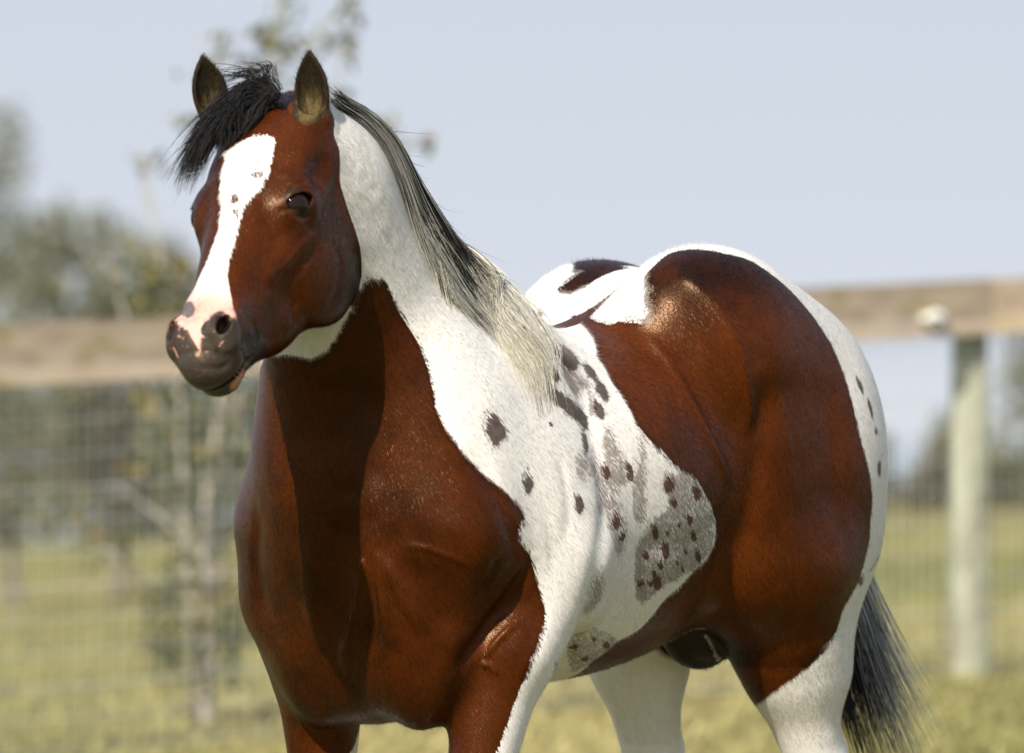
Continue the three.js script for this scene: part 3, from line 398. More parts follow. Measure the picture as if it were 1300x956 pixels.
const trunkAt = painted(2048, 2048, (x) => (x + 180) / 360 * 2048, (y) => (180 - y) / 360 * 2048, (poly, spot) => {
  poly([...FORE.slice(2), [30, -75], [60, -110], [130, -40], [150, 20], [115, 50], [88, 40]], '#f00');
  poly([...HIND, [-33.5, -62], [-31, -67], [-20, -80], [-10, -95], [0, -100]], '#f00');
  poly([[-30, 120], [-60, 110], [-100, 80], [-130, 20], [-110, -60], [-80, -80], [-70, -30], [-85, 40], [-60, 90]], '#f00');   // right quarter
  for (const p of [PATCHC, TOPPATCH1, TOPPATCH2].map((q, i) => (i ? q.map(([a, b]) => trunkMap(a, 1.335 - 0.4 * Math.abs(b), b)) : q))) poly(p, '#f00');
  poly([[-0.17, -0.11], [-0.24, -0.075], [-0.40, -0.08], [-0.45, -0.16], [-0.32, -0.21], [-0.22, -0.17]].map(([a, b]) => trunkMap(a, 1.475, b)), '#f00');
  poly(ROAN, '#0f0'); poly(ROANLOW, '#0c0');
  for (const s of SPOTS) { if (s[6] > 0.85) { spot(s, '#006', 1.35); spot(s, '#009', 0.95); } else { const g = s[6] + 0.35; spot(s, `rgb(0,${grey(g * 0.4)},0)`, 1.3); spot(s, `rgb(0,${grey(g * 0.6)},0)`, 0.95); } }
  for (let i = 0; i < 26; i++) { const t = hash3(i, 5, 1) * 6.28, r = 125 + 40 * hash3(i, 6, 2); spot([r * Math.cos(t), r * Math.sin(t), 1.5 + 2 * hash3(i, 7, 3), 0.5, -0.4, 2 + 3 * hash3(i, 8, 4)], '#00f'); }   // flecks on the right side
});
const faceAt = painted(1440, 1024, (x) => (x + 180) * 4, (y) => (y + 10) * 13, (poly, spot) => {
  poly(BLAZE, '#f00'); poly(MUZZLE, '#0f0');
  for (const s of FACESPOTS) if (s[6] <= 1) spot(s, `rgb(0,0,${grey(s[6])})`);
});
const headList = prims.slice(HEAD0, EAR1).filter((p) => p.op === 1), neckList = prims.slice(NECK0, NECK0 + 1);
const isHead = (a, h, b) => { const [u, v, w] = headUVW(a, h, b); if (u < -0.25 || Math.abs(v) > 0.22 || u > 0.65) return false; const d = fieldOf(headList, a, h, b); return d < 0.025 && d < fieldOf(neckList, a, h, b) + 0.002; };
const BAY = [0.104, 0.0225, 0.0025], BAYDARK = [0.015, 0.0034, 0.0009], WHITE = [0.79, 0.755, 0.705], INK = [0.022, 0.017, 0.016], PINK = [0.70, 0.40, 0.33], SKIN = [0.030, 0.024, 0.021];
const sheathAt = (a, h, b) => (h > 0.87 || a < -0.54 || a > -0.08 || b < -0.08 || b > 0.14 ? 9 : Math.min(Math.hypot((a + 0.36) / 0.085, (h - 0.765) / 0.072, (b - 0.035) / 0.060), a > -0.3 && a < -0.14 ? Math.hypot((h - 0.765 + 0.2 * (a + 0.12)) / 0.05, (b - 0.005) / 0.045) : 9));
// streaks of hair: noise drawn out along the flow f
function streak(a, h, b, f, len, wid) {
  const g1 = nrm(cross(f, [0.31, 0.22, 0.92])), g2 = cross(f, g1);
  return vnoise((a * f[0] + h * f[1] + b * f[2]) / len, (a * g1[0] + h * g1[1] + b * g1[2]) / wid, (a * g2[0] + h * g2[1] + b * g2[2]) / wid);
}
const flowTrunk = nrm([-0.55, -0.83, 0.05]), flowHind = nrm([-0.25, -0.95, 0.1]), flowNeck = nrm([-0.6, -0.8, 0.1]);
// [colour, height 0..1 of the hair, roughness]
function coat(a, h, b, head) {
  const big = vnoise(a * 9, h * 9, b * 9), mid = vnoise(a * 34, h * 34, b * 34);
  if (!head) {
    const f = a < -0.2 ? flowHind : a > 0.45 && h > 1.15 ? flowNeck : flowTrunk;
    const s1 = streak(a, h, b, f, 0.016, 0.0021), s2 = streak(a + 3, h, b, f, 0.008, 0.0012);
    const e = ((s1 - 0.5) * 0.010 + (s2 - 0.5) * 0.010 + (mid - 0.5) * 0.010) * (a > 0.2 ? sstep(0.60, 0.95, h) * 0.55 + 0.45 : 1);
    const [x, y] = trunkMap(a + f[0] * e, h + f[1] * e, b + f[2] * e);
    let brown = sstep(0.3, 0.7, trunkAt(x, y, 0)), spot = trunkAt(x, y, 2); const [xr, yr] = trunkMap(a + f[0] * e * 2.2 + (s2 - 0.5) * 0.03, h + f[1] * e * 2.2 + (mid - 0.5) * 0.03, b), roan = trunkAt(xr, yr, 1);
    if (a < -0.15 && h < 0.80) { if (b < -0.01) { if (h < 0.72) brown *= sstep(0.65, 0.68, h + e * 1.2); } else if (a < -0.28) brown = Math.max(h < 0.72 ? 1 : brown, sstep(-0.47, -0.43, a)) * sstep(0.006, -0.006, -0.669 * a + 0.743 * b + e * 0.6 - 0.425 - (h - 0.665) * 1.25) * sstep(0.58, 0.61, h + e * 1.2); }
    const tone = clamp01(0.62 + 0.5 * (big - 0.5) + 0.25 * (mid - 0.5) - 0.55 * sstep(1.30, 1.48, h) * sstep(0.1, -0.1, a) - 0.25 * sstep(0.3, 0.6, a));
    const bay = mixc(BAYDARK, BAY, tone).map((c) => c * (0.86 + 0.28 * s2));
    if (a > 0.6 && h > 1.5) { const [u, v, w] = headUVW(a, h, b); if (u > -0.14 && u < 0.1 && Math.abs(v) < 0.075 && w > -0.15) brown = 1; }
    let col = mixc(WHITE, [0.69, 0.645, 0.585], clamp01(0.5 * (big - 0.45) + 0.4 * (s1 - 0.5))).map((c) => c * (0.95 + 0.08 * s2));
    if (roan > 0.02) { const t = sstep(0.40, 0.62, s2 * 0.65 + mid * 0.25 + roan * 0.34 - 0.15) * 0.70 * Math.min(1, roan * 2); col = mixc(col, [0.135, 0.088, 0.066], t); }
    if (spot > 0.02) col = mixc(col, roan > 0.3 ? [0.07, 0.024, 0.013] : [0.065, 0.038, 0.030], sstep(0.3, 0.7, spot + (s2 - 0.5) * 0.8 + (s1 - 0.5) * 0.3) * 0.93);
    if (brown > 0) col = mixc(col, bay, brown);
    { // dark skin shows through the mixed hair along the border
      const D = 0.013; let near = 0;
      for (const [da, dh] of [[D, 0], [-D, 0], [0, D], [0, -D], [D * 0.5, D * 0.5], [-D * 0.5, -D * 0.5]]) { const q = trunkMap(a + f[0] * e + da, h + f[1] * e + dh, b); near += trunkAt(q[0], q[1], 0) / 6; }
      const hair = s2 * 0.6 + s1 * 0.4;
      if (h > 0.70 && brown < 0.5) col = mixc(col, [0.060, 0.034, 0.025], 0.85 * sstep(-0.10, 0.10, near * 1.1 - hair + 0.08) * sstep(0.0, 0.2, near));
      if (h > 0.70 && brown > 0.5) col = col.map((x) => x * (1 - 0.8 * (1 - near)));
    }
    col = mixc(col, INK, sstep(1.65, 1.5, sheathAt(a, h, b)));
    return [col, 0.2 * s1 + 0.8 * s2, brown > 0.5 ? 0.40 : 0.55];
  }
  const [u, v, w] = headUVW(a, h, b), sd = v > 0 ? 1 : -1;
  const f = nrm([0, 1, 2].map((i) => U1[i] * 0.8 + U2[i] * 0.35 * sd - U3[i] * 0.3));
  const s1 = streak(a, h, b, f, 0.011, 0.0015), s2 = streak(a + 3, h, b, f, 0.006, 0.0009);
  const soft = sstep(0.46, 0.36, u), e = ((s1 - 0.5) * 0.014 + (s2 - 0.5) * 0.010) * soft + (mid - 0.5) * 0.005;
  const [x, y] = faceMap(u + f[0] * 0 + e, v + e * 0.6 * sd * soft, w);
  let white = sstep(0.3, 0.7, faceAt(x, y, 0)), dark = sstep(0.25, 0.75, faceAt(x + (mid - 0.5) * 26, y + (mid - 0.5) * 2.6 + (s2 - 0.5) * 1.4, 1)), spot = faceAt(x, y, 2);
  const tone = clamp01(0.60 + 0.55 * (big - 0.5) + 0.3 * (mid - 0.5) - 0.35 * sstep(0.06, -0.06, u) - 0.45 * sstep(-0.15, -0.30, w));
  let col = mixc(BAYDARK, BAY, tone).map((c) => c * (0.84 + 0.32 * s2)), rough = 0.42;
  col = mixc(col, [0.115, 0.066, 0.044], sstep(0.43, 0.50, u + (mid - 0.5) * 0.05) * 0.9);       // dusty hair by the nostrils
  const wcol = mixc(WHITE, PINK, sstep(0.39, 0.49, u + (mid - 0.5) * 0.05 + (big - 0.5) * 0.05)).map((c) => c * (0.95 + 0.08 * s2));
  if (w > -0.11) col = mixc(col, wcol, white);
  if (spot > 0.02) col = mixc(col, u > 0.4 ? [0.16, 0.13, 0.125] : [0.075, 0.032, 0.02], sstep(0.25, 0.75, spot + (s2 - 0.5) * 0.7 * soft));
  if (u > 0.44) {
    const low = sstep(0.553, 0.565, u - 0.12 * (w + 0.05)) ;
    dark = Math.max(dark * (1 - 0), sstep(-0.098, -0.112, w) * sstep(0.44, 0.50, u), sstep(0.535, 0.542, u) * sstep(0.010, 0.016, Math.abs(v)));
    const grime = clamp01(2.2 * (mid - 0.55)) + clamp01(3 * (vnoise(a * 160, h * 160, b * 160) - 0.72));
    col = mixc(col, mixc(SKIN, [0.105, 0.080, 0.058], 0.75 * clamp01(grime * 0.35 + 0.30 * sstep(0.50, 0.57, u))), dark); if (dark > 0.5) rough = 0.48;
    const chin = Math.hypot((u - 0.545) / 0.03, (v - 0.031) / 0.02, (w + 0.120) / 0.02); col = mixc(col, [0.50, 0.25, 0.14], 0.9 * sstep(1.0, 0.65, chin));
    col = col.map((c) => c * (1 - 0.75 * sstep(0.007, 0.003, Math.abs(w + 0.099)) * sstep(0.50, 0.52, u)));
    if (dark > 0.5) { const sp = vnoise(a * 420, h * 420, b * 420); col = mixc(col, [0.26, 0.22, 0.18], 0.5 * sstep(0.84, 0.92, sp) * sstep(0.48, 0.53, u)); }
    const ns = Math.hypot((u - 0.512) / 0.030, (Math.abs(v) - 0.046) / 0.020, (w + 0.030) / 0.024);
    if (w < -0.0 ) col = mixc(col, [0.012, 0.009, 0.009], sstep(0.72, 0.5, ns));
  }
  for (const q of EYES) { const r = Math.hypot(a - q.c[0], h - q.c[1], b - q.c[2]); col = mixc(col, [0.020, 0.014, 0.012], sstep(0.0325, 0.0290, r)); col = mixc(col, [0.035, 0.018, 0.010], 0.5 * sstep(0.042, 0.033, r)); }
  const fl = Math.hypot((u - 0.098) / 0.009, (v - 0.034) / 0.008); if (w > -0.05) col = mixc(col, WHITE, sstep(1.2, 0.5, fl + (s2 - 0.5)) * 0.75);
  for (const q of EARS) {
    const ax = [q.t[0] - q.b[0], q.t[1] - q.b[1], q.t[2] - q.b[2]], L = Math.hypot(...ax), p = [a - q.b[0], h - q.b[1], b - q.b[2]], t = (p[0] * ax[0] + p[1] * ax[1] + p[2] * ax[2]) / L / L;
    if (t < -0.1 || t > 1.15) continue;
    const o = (p[0] * q.o[0] + p[1] * q.o[1] + p[2] * q.o[2]), sx = cross(ax, q.o), si = (p[0] * sx[0] + p[1] * sx[1] + p[2] * sx[2]) / L, hw = [0.024, 0.031, 0.030, 0.020, 0.005][Math.max(0, Math.min(4, Math.round(t * 4)))];
    if (Math.hypot(o, si) > 0.045) continue;
    const k = sstep(-0.02, 0.12, t), x2 = Math.abs(si) / (hw + 0.004), hair = streak(a, h, b, nrm(ax), 0.02, 0.0016);
    const inner = mixc([0.022, 0.017, 0.010], [0.12, 0.088, 0.036], clamp01(1.3 * sstep(0.55, 0.1, t) * sstep(0.75, 0.15, x2) * (0.35 + hair) + 0.5 * (hair - 0.55)));
    let ec = o > -0.003 && x2 < 0.86 ? inner : mixc(BAYDARK, [0.012, 0.009, 0.008], sstep(0.1, 0.6, t));
    if (o > 0.005 && x2 > 0.72) ec = mixc(ec, mixc(BAY, INK, sstep(0.15, 0.5, t)), sstep(0.72, 0.9, x2));
    col = mixc(col, ec, k);
  }
  return [col, (0.5 * s1 + 0.5 * s2) * (dark > 0.5 ? 0.35 : 1) + (dark > 0.5 ? 0.5 * vnoise(a * 260, h * 260, b * 260) + 0.5 * vnoise(a * 90, h * 90, b * 90) - 0.1 : 0), rough];
}
const toSRGB = (c) => { c = clamp01(c); return c <= 0.0031308 ? 255 * 12.92 * c : 255 * (1.055 * Math.pow(c, 1 / 2.4) - 0.055); };
// cuts the mesh into flat charts, packs them into textures and fills every texel from coat()
function bakeCoat(M) {
  const nT = M.idx.length / 3, P = (i) => [M.pos[i * 3], M.pos[i * 3 + 1], M.pos[i * 3 + 2]];
  const charts = new Map(), vh = new Int8Array(M.pos.length / 3).fill(-1);
  const headV = (i) => { if (vh[i] < 0) vh[i] = isHead(M.pos[i * 3], M.pos[i * 3 + 1], M.pos[i * 3 + 2]) ? 1 : 0; return vh[i]; };
  for (let t = 0; t < nT; t++) {
    const i = M.idx[t * 3], j = M.idx[t * 3 + 1], k = M.idx[t * 3 + 2];
    const n = [0, 1, 2].map((c) => M.nor[i * 3 + c] + M.nor[j * 3 + c] + M.nor[k * 3 + c]), p = P(i), near = p[0] > 0.6 && p[1] > 1.1 ? headV(i) + headV(j) + headV(k) >= 2 : false;
    let key;
    if (near) {
      const q = [U1, U2, U3].map((A) => n[0] * A[0] + n[1] * A[1] + n[2] * A[2]), m = q.map(Math.abs), [u, v] = headUVW(...p);
      key = u < 0.0 ? (q[2] > 0 ? 'ef' : 'eb') : m[1] * 0.95 > m[2] && m[1] > m[0] ? (q[1] > 0 ? 'hl' : 'hr') : (m[2] >= m[0] || (u > 0.02 && u < 0.46)) ? (q[2] > 0 || (u > 0.02 && u < 0.46 && m[2] < 0.3 * m[0]) ? 'hf' : 'hb') : q[0] > 0 ? 'hd' : 'hu';
      if (u > 0.5 && p && headUVW(...p)[2] < -0.088 && key !== 'hl' && key !== 'hr') key = q[0] > 0.5 ? 'hd' : q[2] > 0 ? 'hfm' : 'hbm';
      if (key[0] === 'e') key += v > 0 ? 'l' : 'r';
    } else {
      const m = n.map(Math.abs);
      if (n[1] < 0 && n[2] > 0 && p[2] > 0.1) m[1] *= 0.5;
      key = p[1] < 0.5 ? (m[2] > m[0] ? 'leg' : 'legf') : m[2] * 1.1 > m[0] && m[2] * 1.1 > m[1] ? (n[2] > 0 ? (sheathAt(...p) < 1.6 ? 'ls' : p[2] < -0.03 && p[1] < 0.9 ? 'li' : 'l') : 'r') : m[0] > m[1] ? (n[0] > 0 ? (p[0] < 0.2 ? 'fh' : 'f') : 'b') : n[1] > 0 ? 't' : 'd';
    }
    if (!charts.has(key)) charts.set(key, { key, tris: [] });
    charts.get(key).tris.push(t);
  }
  const RES = { l: 0.00092, t: 0.0011, f: 0.00092, fh: 0.0011, hl: 0.00058, hf: 0.00058, hd: 0.0007, efl: 0.0006, efr: 0.0006, ebl: 0.0008, hb: 0.0009, d: 0.002, b: 0.0016, hu: 0.001 };
  const proj = (key) => { const hx = (c) => (a, h, b) => headUVW(a, h, b)[c];
    switch (key[0] === 'h' || key[0] === 'e' ? key.slice(0, 2) : key) {
      case 'hl': case 'hr': return [hx(2), hx(0)]; case 'hf': case 'hb': case 'ef': case 'eb': return [hx(1), hx(0)]; case 'hd': case 'hu': return [hx(1), hx(2)];
      case 't': case 'd': return [(a) => a, (a, h, b) => b]; case 'f': case 'fh': case 'b': case 'legf': return [(a, h, b) => b, (a, h) => h];
      default: return [(a) => a, (a, h) => h];
    } };
  const list = [...charts.values()];
  for (const c of list) {
    c.res = RES[c.key] || 0.0022; const [S, T] = proj(c.key); c.S = S; c.T = T; let s0 = 1e9, s1 = -1e9, t0 = 1e9, t1 = -1e9;
    for (const t of c.tris) for (let e = 0; e < 3; e++) { const p = P(M.idx[t * 3 + e]), s = S(...p), q = T(...p); if (s < s0) s0 = s; if (s > s1) s1 = s; if (q < t0) t0 = q; if (q > t1) t1 = q; }
    c.s0 = s0; c.t0 = t0; c.res = Math.max(c.res, (s1 - s0) / 2020, (t1 - t0) / 2020); c.w = Math.ceil((s1 - s0) / c.res) + 10; c.h = Math.ceil((t1 - t0) / c.res) + 10;
  }
  list.sort((p, q) => q.h - p.h);
  const pages = [];   // shelves
  for (const c of list) {
    let done = false;
    for (let g = 0; g < pages.length && !done; g++) for (const sh of pages[g].shelves) if (sh.x + c.w <= 2048 && c.h <= sh.h) { c.page = g; c.x = sh.x; c.y = sh.y; sh.x += c.w; done = true; break; }
    for (let g = 0; g <= pages.length && !done; g++) { if (g === pages.length) pages.push({ shelves: [], y: 0 }); const pg = pages[g]; if (pg.y + c.h <= 2048) { pg.shelves.push({ y: pg.y, h: c.h, x: c.w }); c.page = g; c.x = 0; c.y = pg.y; pg.y += c.h; done = true; } }
  }
  const pos = [], nor = [], uv = [], groups = pages.map(() => []), map = new Map();
  const col = pages.map(() => new Uint8Array(2048 * 2048 * 4)), bump = pages.map(() => new Uint8Array(2048 * 2048).fill(128));
  for (const c of list) {
    const remap = new Map(), px = [], C = col[c.page], B = bump[c.page];
    const vert = (i) => { let v = remap.get(i); if (v === undefined) { v = pos.length / 3; remap.set(i, v); const p = P(i); pos.push(...p); nor.push(M.nor[i * 3], M.nor[i * 3 + 1], M.nor[i * 3 + 2]); const x = c.x + 5 + (c.S(...p) - c.s0) / c.res, y = c.y + 5 + (c.T(...p) - c.t0) / c.res; uv.push(x / 2048, y / 2048); } return v; };
    for (const t of c.tris) {
      const id = [M.idx[t * 3], M.idx[t * 3 + 1], M.idx[t * 3 + 2]], vs = id.map(vert); groups[c.page].push(...vs);
      const [q0, q1, q2] = vs.map((v) => [uv[v * 2] * 2048 - 0.5, uv[v * 2 + 1] * 2048 - 0.5]), [p0, p1, p2] = id.map(P);
      const ar = (q1[0] - q0[0]) * (q2[1] - q0[1]) - (q2[0] - q0[0]) * (q1[1] - q0[1]); if (Math.abs(ar) < 1e-9) continue;
      const xa = Math.ceil(Math.min(q0[0], q1[0], q2[0]) - 1), xb = Math.floor(Math.max(q0[0], q1[0], q2[0]) + 1), ya = Math.ceil(Math.min(q0[1], q1[1], q2[1]) - 1), yb = Math.floor(Math.max(q0[1], q1[1], q2[1]) + 1);
      for (let y = ya; y <= yb; y++) for (let x = xa; x <= xb; x++) {
        if (x < c.x || y < c.y || x >= c.x + c.w || y >= c.y + c.h) continue;
        const o = y * 2048 + x; if (C[o * 4 + 3] === 255) continue;
        let w0 = ((q1[0] - x) * (q2[1] - y) - (q2[0] - x) * (q1[1] - y)) / ar, w1 = ((q2[0] - x) * (q0[1] - y) - (q0[0] - x) * (q2[1] - y)) / ar, w2 = 1 - w0 - w1;
        const inside = w0 >= -0.001 && w1 >= -0.001 && w2 >= -0.001; if (!inside && C[o * 4 + 3] === 254) continue;
        if (!inside && (w0 < -0.8 || w1 < -0.8 || w2 < -0.8)) continue;
        if (!inside) { w0 = Math.max(0, w0); w1 = Math.max(0, w1); w2 = Math.max(0, w2); const n = w0 + w1 + w2; w0 /= n; w1 /= n; w2 /= n; }
        const a = p0[0] * w0 + p1[0] * w1 + p2[0] * w2, h = p0[1] * w0 + p1[1] * w1 + p2[1] * w2, b = p0[2] * w0 + p1[2] * w1 + p2[2] * w2;
        const r = coat(a, h, b, 'he'.includes(c.key[0]) || (a > 0.62 && h > 1.25 && isHead(a, h, b)));
        C[o * 4] = toSRGB(r[0][0]); C[o * 4 + 1] = toSRGB(r[0][1]); C[o * 4 + 2] = toSRGB(r[0][2]); C[o * 4 + 3] = inside ? 255 : 254; B[o] = 255 * r[1];
      }
    }
  }
  return { pos, nor, uv, groups, col, bump, list };
}
// ---------------------------------------------------------------- ground
const smooth01 = (t) => { t = Math.max(0, Math.min(1, t)); return t * t * (3 - 2 * t); };
const groundAt = (x, z) => {
  const far = smooth01((-4 - z) / 6), slope = 0.05 * Math.max(-14, Math.min(14, x + 1.7));
  const dip = -2.6 * smooth01((-z - 66) / 60);
  return far * (slope + 0.02) + dip + 0.03 * (vnoise(x * 0.7, z * 0.7, 3) - 0.5) * far;
};
{
  const xs = [], zs = [], n = 150; for (let i = 0; i <= n; i++) { const t = i / n * 2 - 1; xs.push(Math.sign(t) * (Math.abs(t) * 18 + Math.pow(Math.abs(t), 6) * 1500)); }
  for (let i = 0; i <= 200; i++) { const t = i / 200; zs.push(t < 0.2 ? 40 * (1 - t / 0.2) ** 3 * 20 + 4 - t * 20 : -(Math.pow((t - 0.2) / 0.8, 1.5) * 110)); }
  zs.sort((a, b) => b - a); zs[0] = 1500;
  const pos = [], uv = [], col = [], idx = [];
  for (const z of zs) for (const x of xs) {
    pos.push(x, groundAt(x, z), z); uv.push(x / 3, z / 3);
    const k = vnoise(x * 0.35, 7, z * 0.16), m = vnoise(x * 1.3, 2, z * 0.6), c = mixc([0.21, 0.207, 0.062], [0.36, 0.305, 0.125], clamp01(0.2 + 1.1 * (k - 0.3) + 0.5 * (m - 0.5)));
    col.push(...c);
  }
  const W = xs.length; for (let j = 0; j < zs.length - 1; j++) for (let i = 0; i < W - 1; i++) { const o = j * W + i; idx.push(o, o + 1, o + W, o + 1, o + W + 1, o + W); }
  const g = new THREE.BufferGeometry(); g.setAttribute('position', new THREE.Float32BufferAttribute(pos, 3)); g.setAttribute('uv', new THREE.Float32BufferAttribute(uv, 2)); g.setAttribute('color', new THREE.Float32BufferAttribute(col, 3)); g.setIndex(idx); g.computeVertexNormals();
  const N = 512, px = new Uint8Array(N * N * 4);
  for (let y = 0; y < N; y++) for (let x = 0; x < N; x++) { const f = (s) => { const u = x / N * s, v = y / N * s, L = (t) => t - Math.floor(t / s) * s; const i = Math.floor(u), j = Math.floor(v), a = u - i, b = v - j, H = (p, q) => hash3(L(p), L(q), s); return (H(i, j) * (1 - a) + H(i + 1, j) * a) * (1 - b) + (H(i, j + 1) * (1 - a) + H(i + 1, j + 1) * a) * b; }; const k = 0.6 + 0.25 * f(24) + 0.35 * f(90) + 0.2 * (f(256) - 0.5); px.set([255 * clamp01(k * 0.78), 255 * clamp01(k * 0.8), 255 * clamp01(k * 0.72), 255], (y * N + x) * 4); }
  const tex = new THREE.DataTexture(px, N, N); tex.wrapS = tex.wrapT = THREE.RepeatWrapping; tex.magFilter = THREE.LinearFilter; tex.colorSpace = THREE.SRGBColorSpace; tex.needsUpdate = true;
  const m = new THREE.Mesh(g, new THREE.MeshStandardMaterial({ vertexColors: true, map: tex, roughness: 1 })); m.name = 'ground'; m.userData = { kind: 'structure', label: 'dry yellow green pasture sloping away behind the fence', category: 'ground' }; m.receiveShadow = true; scene.add(m);
  const lg = new THREE.PlaneGeometry(3000, 1400); lg.rotateX(-Math.PI / 2);
  const lake = new THREE.Mesh(lg, new THREE.MeshPhysicalMaterial({ color: new THREE.Color().setRGB(0.30, 0.36, 0.42), roughness: 0.22, ior: 1.33 })); lake.name = 'water'; lake.position.set(0, -2.35, -790); lake.userData = { kind: 'structure', label: 'pale water beyond the pasture', category: 'water' }; scene.add(lake);
}
{ // tufts of grass, nearest the fence
  const parts = [];
  for (let i = 0; i < 7; i++) { const a = rr(0, 6.28), l = rr(0.02, 0.055), g = new THREE.BufferGeometry(), bx = rr(-0.03, 0.03), bz = rr(-0.03, 0.03), dx = Math.cos(a), dz = Math.sin(a), w = 0.004; g.setAttribute('position', new THREE.Float32BufferAttribute([bx - dz * w, 0, bz + dx * w, bx + dz * w, 0, bz - dx * w, bx + dx * l * 0.25 + dz * w * 0.7, l * 0.6, bz + dz * l * 0.25 - dx * w * 0.7, bx + dx * l * 0.7, l, bz + dz * l * 0.7], 3)); g.setIndex([0, 1, 2, 0, 2, 3]); g.computeVertexNormals(); parts.push(g); }
  const im = new THREE.InstancedMesh(mergeGeometries(parts), new THREE.MeshStandardMaterial({ color: 0xffffff, roughness: 0.9, side: THREE.DoubleSide }), 44000), M = new THREE.Matrix4(), c = new THREE.Color();
  for (let i = 0; i < 44000; i++) {
    const z = -8 - Math.pow(rnd(), 1.6) * 50, hw = 2 + (12 - z) * 0.19, x = rr(-hw, hw), s = rr(0.7, 1.5);
    M.makeRotationY(rr(0, 6.28)); M.scale(new THREE.Vector3(s, s * rr(0.7, 1.3), s)); M.setPosition(x, groundAt(x, z) - 0.005, z); im.setMatrixAt(i, M);
    const k = clamp01(0.2 + 1.1 * (vnoise(x * 0.35, 7, z * 0.16) - 0.3) + rr(-0.25, 0.25)); im.setColorAt(i, c.setRGB(...mixc([0.21, 0.212, 0.065], [0.38, 0.32, 0.14], k)));
  }
  im.name = 'grass'; im.userData = { kind: 'stuff', label: 'short dry grass tufts growing on the pasture', category: 'grass' }; im.castShadow = im.receiveShadow = true; scene.add(im);
}

// ---------------------------------------------------------------- fence: rails on round posts, woven wire below
const woodTex = (() => {
  const w = 512, h = 128, px = new Uint8Array(w * h * 4);
  for (let y = 0; y < h; y++) for (let x = 0; x < w; x++) {
    const v = y / h * 9, g = vnoise(x / 90, v + 0.8 * vnoise(x / 60, y / 30, 5), 1) * 0.6 + vnoise(x / 30, y / 2.5, 2) * 0.4, d = vnoise(x / 50, y / 20, 9), moss = sstep(0.62, 0.8, vnoise(x / 45, y / 34, 21));
    let c = mixc([0.27, 0.215, 0.165], [0.53, 0.45, 0.355], clamp01(g * 0.9 + 0.3 * (d - 0.4))); c = mixc(c, [0.24, 0.22, 0.08], moss * 0.6);
    px.set([toSRGB(c[0]), toSRGB(c[1]), toSRGB(c[2]), 255], (y * w + x) * 4);
  }
  const t = new THREE.DataTexture(px, w, h); t.wrapS = t.wrapT = THREE.RepeatWrapping; t.magFilter = THREE.LinearFilter; t.colorSpace = THREE.SRGBColorSpace; t.needsUpdate = true; return t;
})();
const fence = thing('paddock_fence', 'weathered wooden board fence with woven wire below, running behind the horse', 'fence', [0, 0, 0]);
